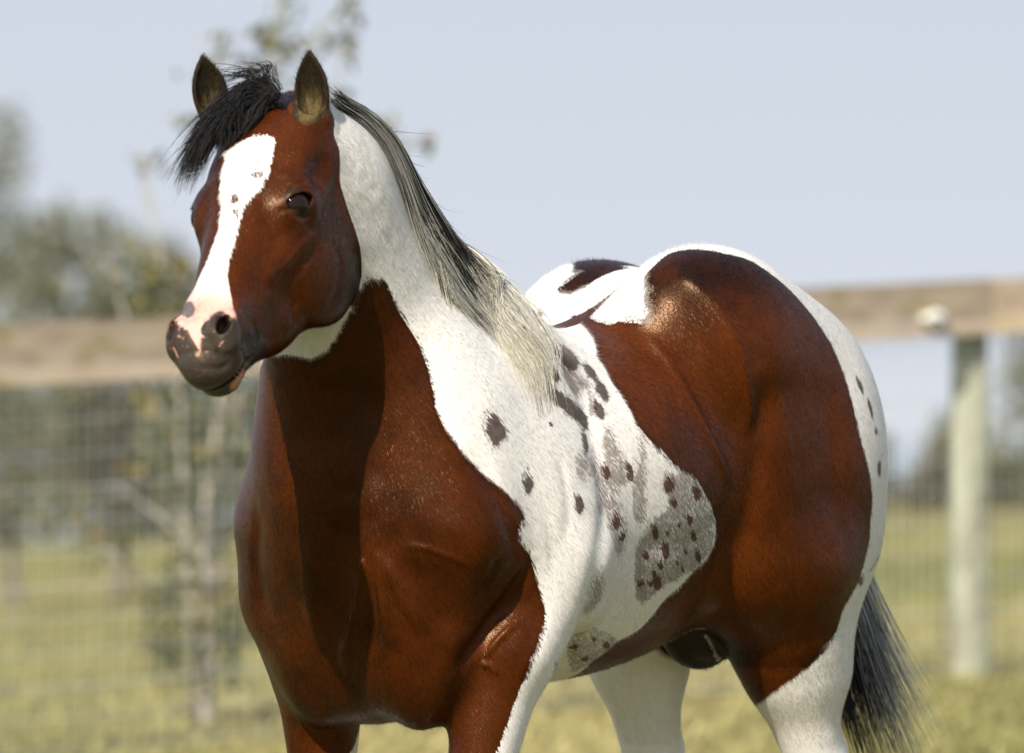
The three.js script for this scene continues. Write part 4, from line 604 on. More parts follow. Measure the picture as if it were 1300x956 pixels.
{
  const A = new THREE.Vector2(-1.713, -9.5), dir = new THREE.Vector2(3.665, -3).normalize(), nrm2 = new THREE.Vector2(-dir.y, dir.x).multiplyScalar(1), s0 = A.dot(dir);
  const side = nrm2.y > 0 ? nrm2 : nrm2.clone().negate();   // towards the camera
  const P = (s, off = 0) => new THREE.Vector2(A.x + dir.x * s + side.x * off, A.y + dir.y * s + side.y * off);
  const yaw = Math.atan2(-dir.y, dir.x), railMid = (s) => 1.398 + 0.0485 * s;   // height along the fence, climbing with the ground
  const tilt = Math.atan(0.0485);
  const wood = (tone, rx) => { const t = woodTex.clone(); t.repeat.set(0.8, 1); t.offset.set(rx, rx * 3.3); t.needsUpdate = true; return new THREE.MeshStandardMaterial({ map: t, color: new THREE.Color().setRGB(...tone), roughness: 0.9, bumpMap: t, bumpScale: 0.004 }); };
  const board = (name, sa, sb, dy, hgt, thick, off, mat) => {
    const L = sb - sa, g = new THREE.BoxGeometry(L, hgt, thick, 14, 2, 1), p = g.attributes.position;
    for (let i = 0; i < p.count; i++) { const x = p.getX(i); p.setY(i, p.getY(i) + 0.006 * (vnoise(x * 2 + sa, dy * 9, 3) - 0.5) + (p.getY(i) < 0 ? 0.004 * vnoise(x * 9, 1, 1) : 0)); p.setZ(i, p.getZ(i) + 0.006 * (vnoise(x * 1.5, 4, sa) - 0.5)); const u = g.attributes.uv; if (Math.abs(g.attributes.normal.getX(i)) < 0.5) u.setXY(i, x, p.getY(i) / hgt * (hgt / 0.2)); }
    g.computeVertexNormals(); const m = part(name, g, mat, fence), c = P((sa + sb) / 2, off); m.position.set(c.x, railMid((sa + sb) / 2) + dy, c.y); m.rotation.set(0, yaw, 0); m.rotateZ(tilt); return m;
  };
  const joints = [-4.9, -0.42, 4.455, 9.3];
  for (let i = 0; i < 3; i++) {
    const a = joints[i] + 0.004, b = joints[i + 1] - 0.004, tone = [[1, 0.95, 0.9], [0.95, 0.9, 0.84], [1.25, 1.15, 1.05]][i];
    board('rail_board', a, b, 0.030, 0.145, 0.042, 0.10, wood(tone, i * 0.37));
    board('rail_board', a, b, -0.075, 0.060, 0.050, 0.103, wood(tone.map((c) => c * 1.35), i * 0.21 + 0.5));
  }
  const postMat = wood([1.05, 1.1, 0.95], 0.15); postMat.map.repeat.set(1.4, 2); postMat.bumpMap = postMat.map;
  const grey = (() => { const w = 128, h = 512, px = new Uint8Array(w * h * 4); for (let y = 0; y < h; y++) for (let x = 0; x < w; x++) { const g = vnoise(x / 4, y / 60, 3) * 0.5 + vnoise(x / 14, y / 26, 8) * 0.5, st = sstep(0.55, 0.75, vnoise(x / 22, y / 50, 31)); let c = mixc([0.26, 0.27, 0.18], [0.56, 0.56, 0.42], g); c = mixc(c, [0.26, 0.22, 0.16], st * 0.6); px.set([toSRGB(c[0]), toSRGB(c[1]), toSRGB(c[2]), 255], (y * w + x) * 4); } const t = new THREE.DataTexture(px, w, h); t.wrapS = t.wrapT = THREE.RepeatWrapping; t.magFilter = THREE.LinearFilter; t.colorSpace = THREE.SRGBColorSpace; t.needsUpdate = true; return new THREE.MeshStandardMaterial({ map: t, roughness: 0.95, bumpMap: t, bumpScale: 0.006 }); })();
  for (const s of [-2.80, -0.42, 2.02, 4.455, 6.9]) {
    const c = P(s), top = railMid(s) + 0.075, bot = groundAt(c.x, c.y) - 0.15, H = top - bot, g = new THREE.CylinderGeometry(0.069, 0.075, H, 20, 14), p = g.attributes.position;
    for (let i = 0; i < p.count; i++) { const k = 1 + 0.10 * (vnoise(p.getX(i) * 22 + s, p.getY(i) * 3, p.getZ(i) * 22) - 0.5); p.setX(i, p.getX(i) * k + 0.012 * (vnoise(s, p.getY(i) * 1.2, 4) - 0.5)); p.setZ(i, p.getZ(i) * k); }
    g.computeVertexNormals(); const m = part('post', g, grey, fence); m.position.set(c.x, (top + bot) / 2, c.y);
    const knot = new THREE.SphereGeometry(0.02, 10, 8); knot.scale(1, 1.5, 0.4); const kn = part('knot', knot, std([0.09, 0.075, 0.05], 1), m); kn.position.set(0.012, H / 2 - 0.20, 0.062);
  }
  // woven wire
  const wire = new THREE.MeshStandardMaterial({ color: new THREE.Color().setRGB(0.66, 0.66, 0.62), roughness: 0.5, metalness: 0.35 });
  const s1 = -1.2, s2 = 6.2;
  for (let i = 0; i < 12; i++) {
    const pts = []; for (let k = 0; k <= 24; k++) { const s = s1 + (s2 - s1) * k / 24, c = P(s, 0.075), g0 = groundAt(c.x, c.y) + 0.05; pts.push(new THREE.Vector3(c.x, g0 + (railMid(s) - 0.12 - g0) * i / 11 + 0.004 * Math.sin(k * 1.9 + i), c.y)); }
    part('wire', new THREE.TubeGeometry(new THREE.CatmullRomCurve3(pts), 48, i % 3 === 2 ? 0.0021 : 0.0015, 4), wire, fence);
  }
  const vg = new THREE.CylinderGeometry(0.0014, 0.0014, 1, 4, 1);
  for (let k = 0; k <= 145; k++) { const s = s1 + (s2 - s1) * k / 145, c = P(s, 0.078), g0 = groundAt(c.x, c.y) + 0.04, top = railMid(s) - 0.11, m = part('wire', vg, wire, fence); m.position.set(c.x, (g0 + top) / 2, c.y); m.scale.y = top - g0; m.rotation.z = 0.01 * (hash3(k, 3, 3) - 0.5); }
  // the white lump on the rail
  const lump = [], L = at(1177, 405, 24.2), cc = P(4.13, 0.145);
  for (const [x, y, z, r] of [[-0.03, 0, 0, 0.036], [0.012, 0.012, 0.004, 0.042], [0.045, 0.002, 0, 0.028], [0.01, -0.028, 0.004, 0.026], [-0.008, 0.016, 0.012, 0.03]]) { const g = new THREE.IcosahedronGeometry(r, 3), p = g.attributes.position; for (let i = 0; i < p.count; i++) { const q = 1 + 0.22 * (vnoise(p.getX(i) * 60 + x * 99, p.getY(i) * 60, p.getZ(i) * 60) - 0.5); p.setXYZ(i, p.getX(i) * q, p.getY(i) * q * 0.68, p.getZ(i) * q * 0.8); } g.translate(x, y, z); g.scale(0.88, 0.72, 0.8); g.computeVertexNormals(); lump.push(g); }
  const o = new THREE.Mesh(mergeGeometries(lump), std([0.82, 0.80, 0.74], 0.7)); o.name = 'rail_knob'; o.position.set(cc.x, railMid(4.13) - 0.035, cc.y); o.rotation.y = yaw; o.castShadow = o.receiveShadow = true; o.userData = { label: 'small white lumpy knob on the front of the wooden top rail', category: 'knob' }; scene.add(o);
}

// ---------------------------------------------------------------- trees and shrubs
const leafMat = new THREE.MeshPhysicalMaterial({ color: 0xffffff, vertexColors: true, roughness: 0.8, side: THREE.DoubleSide, transmission: 0.35, thickness: 0, ior: 1.3 });
const barkMat = std([0.20, 0.17, 0.135], 0.95), paleBark = std([0.40, 0.36, 0.29], 0.9);
function leaves(n, place, size, tones) {   // n leaves: place() gives a point, tones() a colour
  const pos = [], col = [], idx = [], v = new THREE.Vector3(), u = new THREE.Vector3(), w = new THREE.Vector3();
  for (let i = 0; i < n; i++) {
    const p = place(i); if (!p) continue; const s = size * rr(0.6, 1.35), c = tones(p, i);
    u.set(rr(-1, 1), rr(-1, 1), rr(-1, 1)).normalize(); v.set(rr(-1, 1), rr(-1, 1), rr(-1, 1)).cross(u).normalize(); w.crossVectors(u, v);
    const o = pos.length / 3, k = [[0, 0, 0], [0.42, 0.30, 0.05], [1, 0, -0.06], [0.42, -0.30, 0.05]];
    for (const [a, b, d] of k) { pos.push(p.x + s * (u.x * a + v.x * b + w.x * d), p.y + s * (u.y * a + v.y * b + w.y * d), p.z + s * (u.z * a + v.z * b + w.z * d)); col.push(...c); }
    idx.push(o, o + 1, o + 2, o, o + 2, o + 3);
  }
  const g = new THREE.BufferGeometry(); g.setAttribute('position', new THREE.Float32BufferAttribute(pos, 3)); g.setAttribute('color', new THREE.Float32BufferAttribute(col, 3)); g.setIndex(idx); g.computeVertexNormals(); return g;
}
function limb(pts, r0, r1, sides = 7) {   // a tapered branch along points
  const c = new THREE.CatmullRomCurve3(pts), n = Math.max(4, pts.length * 4), g = new THREE.TubeGeometry(c, n, 1, sides), p = g.attributes.position, q = new THREE.Vector3();
  for (let i = 0; i <= n; i++) { const ctr = c.getPointAt(i / n), r = r0 + (r1 - r0) * i / n; for (let j = 0; j <= sides; j++) { const o = i * (sides + 1) + j; q.fromBufferAttribute(p, o).sub(ctr).multiplyScalar(r * (0.9 + 0.2 * hash3(i, j, 4))).add(ctr); p.setXYZ(o, q.x, q.y, q.z); } }
  g.computeVertexNormals(); return g;
}
// a tree or shrub with its foot at base: clumps of leaves [dx, dy, dz, rx, ry, rz] about the base
function plant(name, label, category, base, clumps, n, size, dark, light, stems, group) {
  const o = thing(name, label, category, [base.x, base.y, base.z], 0, group), V = (x, y, z) => new THREE.Vector3(x, y, z), L = stems.map((s) => limb(s.pts.map((p) => V(...p)), s.r0, s.r1, 6));
  const tot = clumps.reduce((a, c) => a + c[3] * c[4], 0), pick = () => { let t = rnd() * tot; for (const c of clumps) { t -= c[3] * c[4]; if (t <= 0) return c; } return clumps[0]; };
  for (const c of clumps) { const f = stems[0].pts[stems[0].pts.length - 1], k = Math.min(0.9, 0.3 + 0.5 * rnd()); L.push(limb([V(f[0] * k, f[1] * k, f[2] * k), V((f[0] * k + c[0]) / 2 + rr(-0.1, 0.1), (f[1] * k + c[1]) / 2, (f[2] * k + c[2]) / 2), V(c[0], c[1], c[2])], stems[0].r0 * 0.35, stems[0].r0 * 0.12, 5)); }
  part('trunk', mergeGeometries(L), stems[0].pale ? paleBark : barkMat, o);
  const place = () => { const c = pick(); for (let t = 0; t < 8; t++) { const x = rr(-1, 1), y = rr(-1, 1), z = rr(-1, 1), r = Math.hypot(x, y, z); if (r > 1 || r < 0.25) continue; const p = V(c[0] + x * c[3], c[1] + y * c[4], c[2] + z * c[5]); if (vnoise((p.x + base.x) / (0.28 * c[3]), p.y / (0.28 * c[4]), p.z / (0.3 * c[5])) < 0.43) continue; return p; } return null; };
  part('crown', leaves(n, place, size, (p) => mixc(dark, light, clamp01(vnoise(p.x * 1.6 + base.x, p.y * 1.6, p.z * 1.6) * 1.5 - 0.35 + rr(-0.15, 0.15)))), leafMat, o);
  return o;
}
const foot = (px, D) => { const p = at(px, 600, D); p.y = groundAt(p.x, p.z) - 0.02; return p; };
// clumps seen at pixel px, py with pixel radii, at depth D, for a plant whose foot is F
const clumpAt = (F, D) => ([px, py, rx, ry, dz = 0]) => { const p = at(px, py, D); const k = D / 8160; return [p.x - F.x, p.y - F.y, dz, rx * k, ry * k, Math.max(rx, ry) * k * 0.8]; };
const OLIVE = [[0.14, 0.145, 0.08], [0.30, 0.29, 0.165]], BROWNISH = [[0.10, 0.09, 0.052], [0.22, 0.195, 0.105]], GREEN = [[0.035, 0.055, 0.020], [0.12, 0.15, 0.045]], DRY = [[0.075, 0.065, 0.035], [0.23, 0.20, 0.10]];
function background(name, label, category, px, D, clumps, n, size, tones, group) {
  const F = foot(px, D), C = clumps.map(clumpAt(F, D)), top = C.reduce((m, c) => Math.max(m, c[1]), 0), r = 0.03 + top * 0.022;
  return plant(name, label, category, F, C, n, size, tones[0], tones[1], [{ pts: [[0, 0, 0], [rr(-0.1, 0.1), top * 0.4, 0], [rr(-0.25, 0.25), top * 0.85, 0]], r0: r, r1: r * 0.4 }], group);
}
background('broadleaf_tree', 'tall hazy tree at the far left edge, its crown highest of the background trees', 'tree', -60, 76, [[-60, 240, 90, 90], [0, 190, 46, 62], [-100, 330, 110, 90], [10, 300, 60, 60]], 1400, 0.15, OLIVE);
background('broadleaf_tree', 'rounded olive tree beyond the rail left of the horse head, broad low crown', 'tree', 100, 72, [[90, 300, 60, 46], [30, 345, 62, 60], [150, 345, 66, 62], [70, 410, 90, 60], [160, 420, 90, 55]], 1900, 0.15, OLIVE);
background('broadleaf_tree', 'smaller gappy tree right behind the bay nose, with pale gaps in its crown', 'tree', 215, 78, [[205, 330, 44, 34], [240, 370, 40, 40], [190, 400, 60, 36], [262, 420, 50, 40]], 1000, 0.14, BROWNISH);
background('shrub', 'dark olive brush behind the wire at the left edge', 'shrub', 20, 42, [[-20, 545, 70, 80], [50, 550, 66, 80], [20, 640, 80, 50]], 3600, 0.075, OLIVE, 'brush behind the wire');
background('shrub', 'dense brush behind the wire below the muzzle, left of the young tree', 'shrub', 150, 45, [[120, 548, 66, 80], [185, 550, 54, 80], [150, 640, 80, 50]], 3600, 0.075, BROWNISH, 'brush behind the wire');
background('shrub', 'brush behind the pale stems, close to the horse chest', 'shrub', 275, 43, [[240, 548, 60, 80], [310, 550, 58, 80], [280, 640, 80, 50]], 3400, 0.075, OLIVE, 'brush behind the wire');
background('shrub', 'thin pale bush beyond the wire right of the horse rump', 'shrub', 1120, 62, [[1090, 580, 45, 40], [1075, 610, 60, 30], [1190, 600, 34, 40], [1150, 628, 70, 14]], 2300, 0.10, BROWNISH);
background('broadleaf_tree', 'dark green tree at the right edge behind the fence post', 'tree', 1330, 60, [[1300, 490, 40, 50], [1350, 450, 80, 80], [1300, 570, 60, 60], [1360, 600, 80, 50]], 1700, 0.10, OLIVE);
background('shrub', 'low bush left of the fence post at the far edge of the grass', 'shrub', 1200, 64, [[1205, 570, 26, 50], [1215, 620, 40, 22]], 1500, 0.09, OLIVE);
background('shrub', 'low bush right of the fence post at the far edge of the grass', 'shrub', 1275, 63, [[1275, 600, 30, 30], [1285, 625, 50, 18]], 1700, 0.09, OLIVE);
{ // the young tree behind the fence: thin pale stems, a few sprays of leaves against the sky
  const D = 23.6, F = foot(262, D), rel = (px, py, dz = 0) => { const p = at(px, py, D); return new THREE.Vector3(p.x - F.x, p.y - F.y, dz); };
  const o = thing('young_tree', 'slender young tree with pale stems and sparse yellow green leaves behind the horse head', 'tree', [F.x, F.y, F.z]);
  const S = [
    [[[262, 960], [264, 800], [262, 650], [280, 520], [300, 380], [330, 220], [350, 60], [362, -60]], 0.026, 0.006],
    [[[250, 960], [240, 760], [232, 600], [222, 440], [205, 330], [185, 200]], 0.019, 0.004],
    [[[268, 700], [300, 520], [360, 300], [420, 150], [440, 30]], 0.013, 0.003],
    [[[330, 230], [290, 140], [262, 80], [250, 40]], 0.010, 0.003], [[[300, 380], [380, 260], [470, 200], [548, 178]], 0.012, 0.003],
    [[[232, 600], [190, 480], [150, 380], [138, 330]], 0.010, 0.003], [[[205, 330], [175, 215], [165, 195]], 0.006, 0.002], [[[245, 380], [222, 350], [190, 330], [120, 312]], 0.008, 0.003],
    [[[262, 800], [190, 740], [140, 700], [110, 690]], 0.012, 0.003], [[[266, 850], [310, 790], [340, 760]], 0.010, 0.003], [[[264, 720], [210, 660], [150, 620]], 0.009, 0.003], [[[280, 520], [320, 500], [345, 470]], 0.008, 0.003],
    [[[345, 90], [400, 60], [450, 20]], 0.007, 0.002], [[[340, 140], [380, 100], [400, 70]], 0.006, 0.002],
  ];
  part('trunk', limb(S[0][0].map(([x, y]) => rel(x, y)), S[0][1], S[0][2], 9), paleBark, o);
  for (const [pts, a, b] of S.slice(1)) part('branch', limb(pts.map(([x, y], i) => rel(x, y, 0.12 * Math.sin(i * 2.1 + pts[0][0]))), a, b, 7), paleBark, o);
  const sprays = [[290, 75, 24, 34, 26], [250, 105, 20, 14, 10], [362, 18, 24, 22, 18], [335, 45, 14, 12, 8], [350, 60, 28, 18, 26], [385, 62, 24, 14, 14], [440, 45, 14, 34, 20], [455, 10, 12, 12, 8], [412, 55, 14, 12, 8], [360, 95, 40, 16, 16], [430, 125, 18, 14, 10], [488, 170, 18, 16, 14], [530, 182, 30, 10, 12], [208, 205, 34, 8, 10], [235, 150, 18, 14, 10], [170, 350, 36, 30, 20], [140, 330, 24, 22, 12], [215, 345, 26, 18, 16], [200, 375, 28, 24, 24],
    [190, 505, 24, 30, 40], [245, 530, 34, 50, 110], [315, 500, 24, 34, 60], [300, 560, 26, 40, 60], [245, 600, 40, 40, 90], [190, 590, 34, 30, 40], [140, 690, 34, 24, 36], [110, 715, 24, 20, 16], [235, 700, 26, 40, 60], [250, 780, 44, 44, 120], [310, 770, 34, 44, 90], [255, 840, 50, 34, 130], [330, 700, 22, 40, 40], [210, 820, 30, 30, 50], [200, 760, 24, 20, 18], [90, 640, 30, 14, 14]];
  const tot = sprays.reduce((a, s) => a + s[4], 0);
  part('foliage', leaves(Math.round(tot * 1.15), () => { let t = rnd() * tot, s = sprays[0]; for (const q of sprays) { t -= q[4]; if (t <= 0) { s = q; break; } } return rel(s[0] + s[2] * rr(-1, 1), s[1] + s[3] * rr(-1, 1), rr(-0.25, 0.25)); }, 0.052, () => { const k = rnd(); return k < 0.28 ? [0.26, 0.20, 0.05] : k < 0.6 ? [0.115, 0.115, 0.03] : [0.085, 0.105, 0.04]; }), leafMat, o).userData.kind = 'stuff';
}

// ---------------------------------------------------------------- the horse in the scene
const horse = thing('horse', 'bay and white spotted stallion with a white blaze, looking at the camera', 'horse', [HX, 0, 0], Math.PI + TH);
{
  const M = meshField(axisGrid([[-0.82, 0.62, 0.0042], [0, 1.32, 0.0026]]), axisGrid([[-0.02, 0.56, 0.010], [0, 1.12, 0.0046], [0, 1.86, 0.0026]]), axisGrid([[-0.36, -0.02, 0.0046], [0, 0.40, 0.0032]]), prims);
  const B = bakeCoat(M);
  const g = new THREE.BufferGeometry(), n = B.pos.length / 3, P = new Float32Array(n * 3), N = new Float32Array(n * 3);
  for (let i = 0; i < n; i++) { P[i * 3] = B.pos[i * 3]; P[i * 3 + 1] = B.pos[i * 3 + 1]; P[i * 3 + 2] = -B.pos[i * 3 + 2]; N[i * 3] = B.nor[i * 3]; N[i * 3 + 1] = B.nor[i * 3 + 1]; N[i * 3 + 2] = -B.nor[i * 3 + 2]; }
  g.setAttribute('position', new THREE.BufferAttribute(P, 3)); g.setAttribute('normal', new THREE.BufferAttribute(N, 3)); g.setAttribute('uv', new THREE.Float32BufferAttribute(B.uv, 2));
  const idx = []; let vote = 0;
  for (const q of B.groups) for (let t = 0; t < q.length; t += 303) { const [i, j, k] = [q[t - t % 3] * 3, q[t - t % 3 + 1] * 3, q[t - t % 3 + 2] * 3], e = [0, 1, 2].map((c) => P[j + c] - P[i + c]), f = [0, 1, 2].map((c) => P[k + c] - P[i + c]), c = cross(e, f); vote += Math.sign(c[0] * N[i] + c[1] * N[i + 1] + c[2] * N[i + 2]); }
  B.groups.forEach((q, m) => { g.addGroup(idx.length, q.length, m); for (let t = 0; t < q.length; t += 3) vote > 0 ? idx.push(q[t], q[t + 1], q[t + 2]) : idx.push(q[t], q[t + 2], q[t + 1]); });
  g.setIndex(idx);
  console.log('horse', n, 'vertices', idx.length / 3, 'triangles', B.groups.length, 'pages', B.list.map((c) => c.key + ' ' + c.w + 'x' + c.h).join(', '));
  const mats = B.groups.map((_, m) => {
    const t = new THREE.DataTexture(B.col[m].map((v, i) => (i % 4 === 3 ? 255 : v)), 2048, 2048); t.colorSpace = THREE.SRGBColorSpace; t.magFilter = THREE.LinearFilter; t.needsUpdate = true;
    const b = new THREE.DataTexture(B.bump[m], 2048, 2048, THREE.RedFormat); b.magFilter = THREE.LinearFilter; b.needsUpdate = true;
    return new THREE.MeshPhysicalMaterial({ map: t, bumpMap: b, bumpScale: 0.0005, roughness: 0.33, specularIntensity: 0.5, specularColor: new THREE.Color(1, 0.66, 0.42) });
  });
  part('body', g, mats, horse);
  const lp = ([a, h, b]) => new THREE.Vector3(a, h, -b);
  for (const q of EYES) { const e = part('eye', new THREE.SphereGeometry(q.r, 32, 24), new THREE.MeshPhysicalMaterial({ color: new THREE.Color().setRGB(0.014, 0.007, 0.004), roughness: 0.05, specularIntensity: 0.45 }), horse); e.position.copy(lp(q.c)); }
  for (const [a, h, b] of HOOVES) { const hg = new THREE.CylinderGeometry(0.042, 0.060, 0.085, 20, 3), p = hg.attributes.position; for (let i = 0; i < p.count; i++) p.setX(i, p.getX(i) + (0.04 - p.getY(i)) * 0.35 - 0.02); hg.computeVertexNormals(); const m = part('hoof', hg, std([0.10, 0.085, 0.07], 0.6), horse); m.position.set(a, 0.043, -b); }

  { // the short coat: single hairs laid along their growth, coloured like the skin under them
    const nT = M.idx.length / 3, cum = new Float64Array(nT), V = (i) => [M.pos[i * 3], M.pos[i * 3 + 1], M.pos[i * 3 + 2]]; let sum = 0;
    for (let t = 0; t < nT; t++) { const p = V(M.idx[t * 3]), q = V(M.idx[t * 3 + 1]), r = V(M.idx[t * 3 + 2]); if (p[1] > 0.55) { const c = cross([q[0] - p[0], q[1] - p[1], q[2] - p[2]], [r[0] - p[0], r[1] - p[1], r[2] - p[2]]); sum += Math.hypot(...c) * (p[2] < -0.02 && M.nor[M.idx[t * 3] * 3 + 2] < -0.3 ? 0.25 : 1) * (p[0] > 0.75 && p[1] > 1.15 ? 1.8 : 1); } cum[t] = sum; }
    const N = 420000, pos = new Float32Array(N * 9), nor = new Float32Array(N * 9), col = new Float32Array(N * 9); let k = 0;
    for (let i = 0; i < N; i++) {
      const x = rnd() * sum; let lo = 0, hi = nT - 1; while (lo < hi) { const m = (lo + hi) >> 1; cum[m] < x ? lo = m + 1 : hi = m; }
      let u = rnd(), v = rnd(); if (u + v > 1) { u = 1 - u; v = 1 - v; }
      const id = [0, 1, 2].map((c) => M.idx[lo * 3 + c]), mix = (A) => [0, 1, 2].map((c) => A[id[0] * 3 + c] * (1 - u - v) + A[id[1] * 3 + c] * u + A[id[2] * 3 + c] * v), p = mix(M.pos), n = nrm(mix(M.nor));
      const head = p[0] > 0.62 && p[1] > 1.15 && isHead(...p); let f, L = 0.0085;
      if (head) { const [hu, hv, hw] = headUVW(...p), sd = hv > 0 ? 1 : -1; if (hu > 0.50 || EYES.some((e) => Math.hypot(p[0] - e.c[0], p[1] - e.c[1], p[2] - e.c[2]) < 0.036)) continue; f = [0, 1, 2].map((c) => U1[c] * 0.8 + U2[c] * 0.35 * sd - U3[c] * 0.3); L = 0.0055; if (hu < -0.01) { f = f.map((c) => -c); L = 0.010; } }
      else f = p[0] < -0.2 ? flowHind : p[0] > 0.45 && p[1] > 1.15 ? flowNeck : flowTrunk;
      const dn = f[0] * n[0] + f[1] * n[1] + f[2] * n[2]; f = nrm([0, 1, 2].map((c) => f[c] - dn * n[c] + rr(-0.22, 0.22))); const w = nrm(cross(f, n)), l = L * rr(0.6, 1.3), hw = 0.00032;
      const r = coat(p[0], p[1], p[2], head)[0], pale = r[1] > 0.3, g = pale ? rr(0.9, 1.06) : rr(0.65, 1.3), tilt = rr(-0.35, 0.35) * (pale ? 0.4 : 1), tl = rr(-0.25, 0.25) * (pale ? 0.4 : 1), nn = nrm([0, 1, 2].map((c) => n[c] + w[c] * tilt + f[c] * tl));
      const pts = [[0, 1, 2].map((c) => p[c] - w[c] * hw + n[c] * 0.0002), [0, 1, 2].map((c) => p[c] + w[c] * hw + n[c] * 0.0002), [0, 1, 2].map((c) => p[c] + f[c] * l + n[c] * l * 0.16)];
      const e1 = [0, 1, 2].map((c) => pts[1][c] - pts[0][c]), e2 = [0, 1, 2].map((c) => pts[2][c] - pts[0][c]); let gn = cross(e1, e2); if (-(gn[0] * n[0] + gn[1] * n[1] + gn[2] * n[2]) < 0) pts.reverse();
      for (const q of pts) { pos.set([q[0], q[1], -q[2]], k); nor.set([nn[0], nn[1], -nn[2]], k); col.set([r[0] * g, r[1] * g, r[2] * g], k); k += 3; }
    }
    const hg = new THREE.BufferGeometry(); hg.setAttribute('position', new THREE.BufferAttribute(pos.slice(0, k), 3)); hg.setAttribute('normal', new THREE.BufferAttribute(nor.slice(0, k), 3)); hg.setAttribute('color', new THREE.BufferAttribute(col.slice(0, k), 3)); hg.setIndex(Array.from({ length: k / 3 }, (_, i) => i));
    part('coat_hair', hg, new THREE.MeshPhysicalMaterial({ vertexColors: true, roughness: 0.36, specularIntensity: 0.55, specularColor: new THREE.Color(1, 0.66, 0.42) }), horse).userData.kind = 'stuff';
  }
  // ---- hair: thin ribbons that lie on the body
  const body = prims.filter((p) => p.op !== 2);
  const sdf = (p) => { let d = 1e3; for (const q of body) if (q.op === 1) d = smin(d, q.d(...p), q.k); return d; };
  const grad = (p) => { const e = 0.003; return nrm([sdf([p[0] + e, p[1], p[2]]) - sdf([p[0] - e, p[1], p[2]]), sdf([p[0], p[1] + e, p[2]]) - sdf([p[0], p[1] - e, p[2]]), sdf([p[0], p[1], p[2] + e]) - sdf([p[0], p[1], p[2] - e])]); };
  const lift = (p, off) => { const d = sdf(p); if (d >= off) return p; const n = grad(p); return [0, 1, 2].map((i) => p[i] + n[i] * (off - d)); };
  function hairMesh(name, strands) {   // strands: {pts, w, c0, c1}
    const pos = [], nor = [], col = [], idx = [];
    for (const s of strands) {
      const n = s.pts.length, o = pos.length / 3, tw = rnd() * 6.28;
      for (let i = 0; i < n; i++) {
        const p = s.pts[i], a = s.pts[Math.max(0, i - 1)], b = s.pts[Math.min(n - 1, i + 1)], D = nrm([b[0] - a[0], b[1] - a[1], b[2] - a[2]]), r = nrm(cross(D, [Math.cos(tw), Math.sin(tw) * 0.6, Math.sin(tw) * 0.8])), u = cross(r, D), t = i / (n - 1), w = s.w * (t < 0.75 ? 1 : 1 - (t - 0.75) / 0.25 * 0.85), c = mixc(s.c0, s.c1, t);
        for (let k = 0; k < 3; k++) { const q = k * 2.0944, x = [0, 1, 2].map((m) => r[m] * Math.cos(q) + u[m] * Math.sin(q)); pos.push(p[0] + x[0] * w, p[1] + x[1] * w, -(p[2] + x[2] * w)); nor.push(x[0], x[1], -x[2]); col.push(...c); }
        if (i) for (let k = 0; k < 3; k++) { const q = o + i * 3, k2 = (k + 1) % 3; idx.push(q - 3 + k, q - 3 + k2, q + k, q - 3 + k2, q + k2, q + k); }
      }
    }
    const g = new THREE.BufferGeometry(); g.setAttribute('position', new THREE.Float32BufferAttribute(pos, 3)); g.setAttribute('normal', new THREE.Float32BufferAttribute(nor, 3)); g.setAttribute('color', new THREE.Float32BufferAttribute(col, 3)); g.setIndex(idx);
    return part(name, g, new THREE.MeshPhysicalMaterial({ vertexColors: true, roughness: 0.48, specularIntensity: 0.4 }), horse);
  }
  const bez = (P, t) => { const q = 1 - t; return [0, 1, 2].map((i) => q * q * q * P[0][i] + 3 * q * q * t * P[1][i] + 3 * q * t * t * P[2][i] + t * t * t * P[3][i]); };
  const add = (p, q, k = 1) => [p[0] + q[0] * k, p[1] + q[1] * k, p[2] + q[2] * k];
  // a lock: strands about a guide curve, gathered towards the tip
  function lock(out, P, n, spread, o) {
    for (let i = 0; i < n; i++) {
      const j = [rr(-1, 1), rr(-1, 1), rr(-1, 1)].map((x) => x * spread), k = [rr(-1, 1), rr(-1, 1), rr(-1, 1)].map((x) => x * spread * (o.tip ?? 0.6)), stray = rnd() < (o.stray ?? 0.04), len = stray ? rr(0.6, 1.05) : rr(0.7, 1), st = [rr(-1, 1), rr(-0.2, 1), rr(-1, 1)].map((x) => x * (stray ? 0.03 : 0.004)), pts = [], m = o.seg || 14, wob = rr(0, 6.28), off = 0.002 + (o.off ?? 0.012) * rnd();
      for (let s = 0; s <= m; s++) { const t = s / m * len; let p = bez(P, t); for (let c = 0; c < 3; c++) p[c] += j[c] * (1 - t) + k[c] * t + st[c] * t * t + 0.0025 * Math.sin(t * 9 + wob + c * 2) * t; pts.push(o.free ? p : lift(p, off + 0.002 * s / m)); }
      const c = o.color(i); out.push({ pts, w: rr(0.00045, 0.00085) * (o.w ?? 1), c0: c[0], c1: c[1] });
    }
  }
  const BLACK = [0.010, 0.009, 0.009], CREAM = [0.64, 0.59, 0.44], SILVER = [0.46, 0.46, 0.45], ASH = [0.11, 0.107, 0.105];
  const crest = (t) => { const c = new THREE.CatmullRomCurve3(CREST.map((p) => new THREE.Vector3(...p))).getPoint(t); return [c.x, c.y, c.z]; };
  const mane = [];
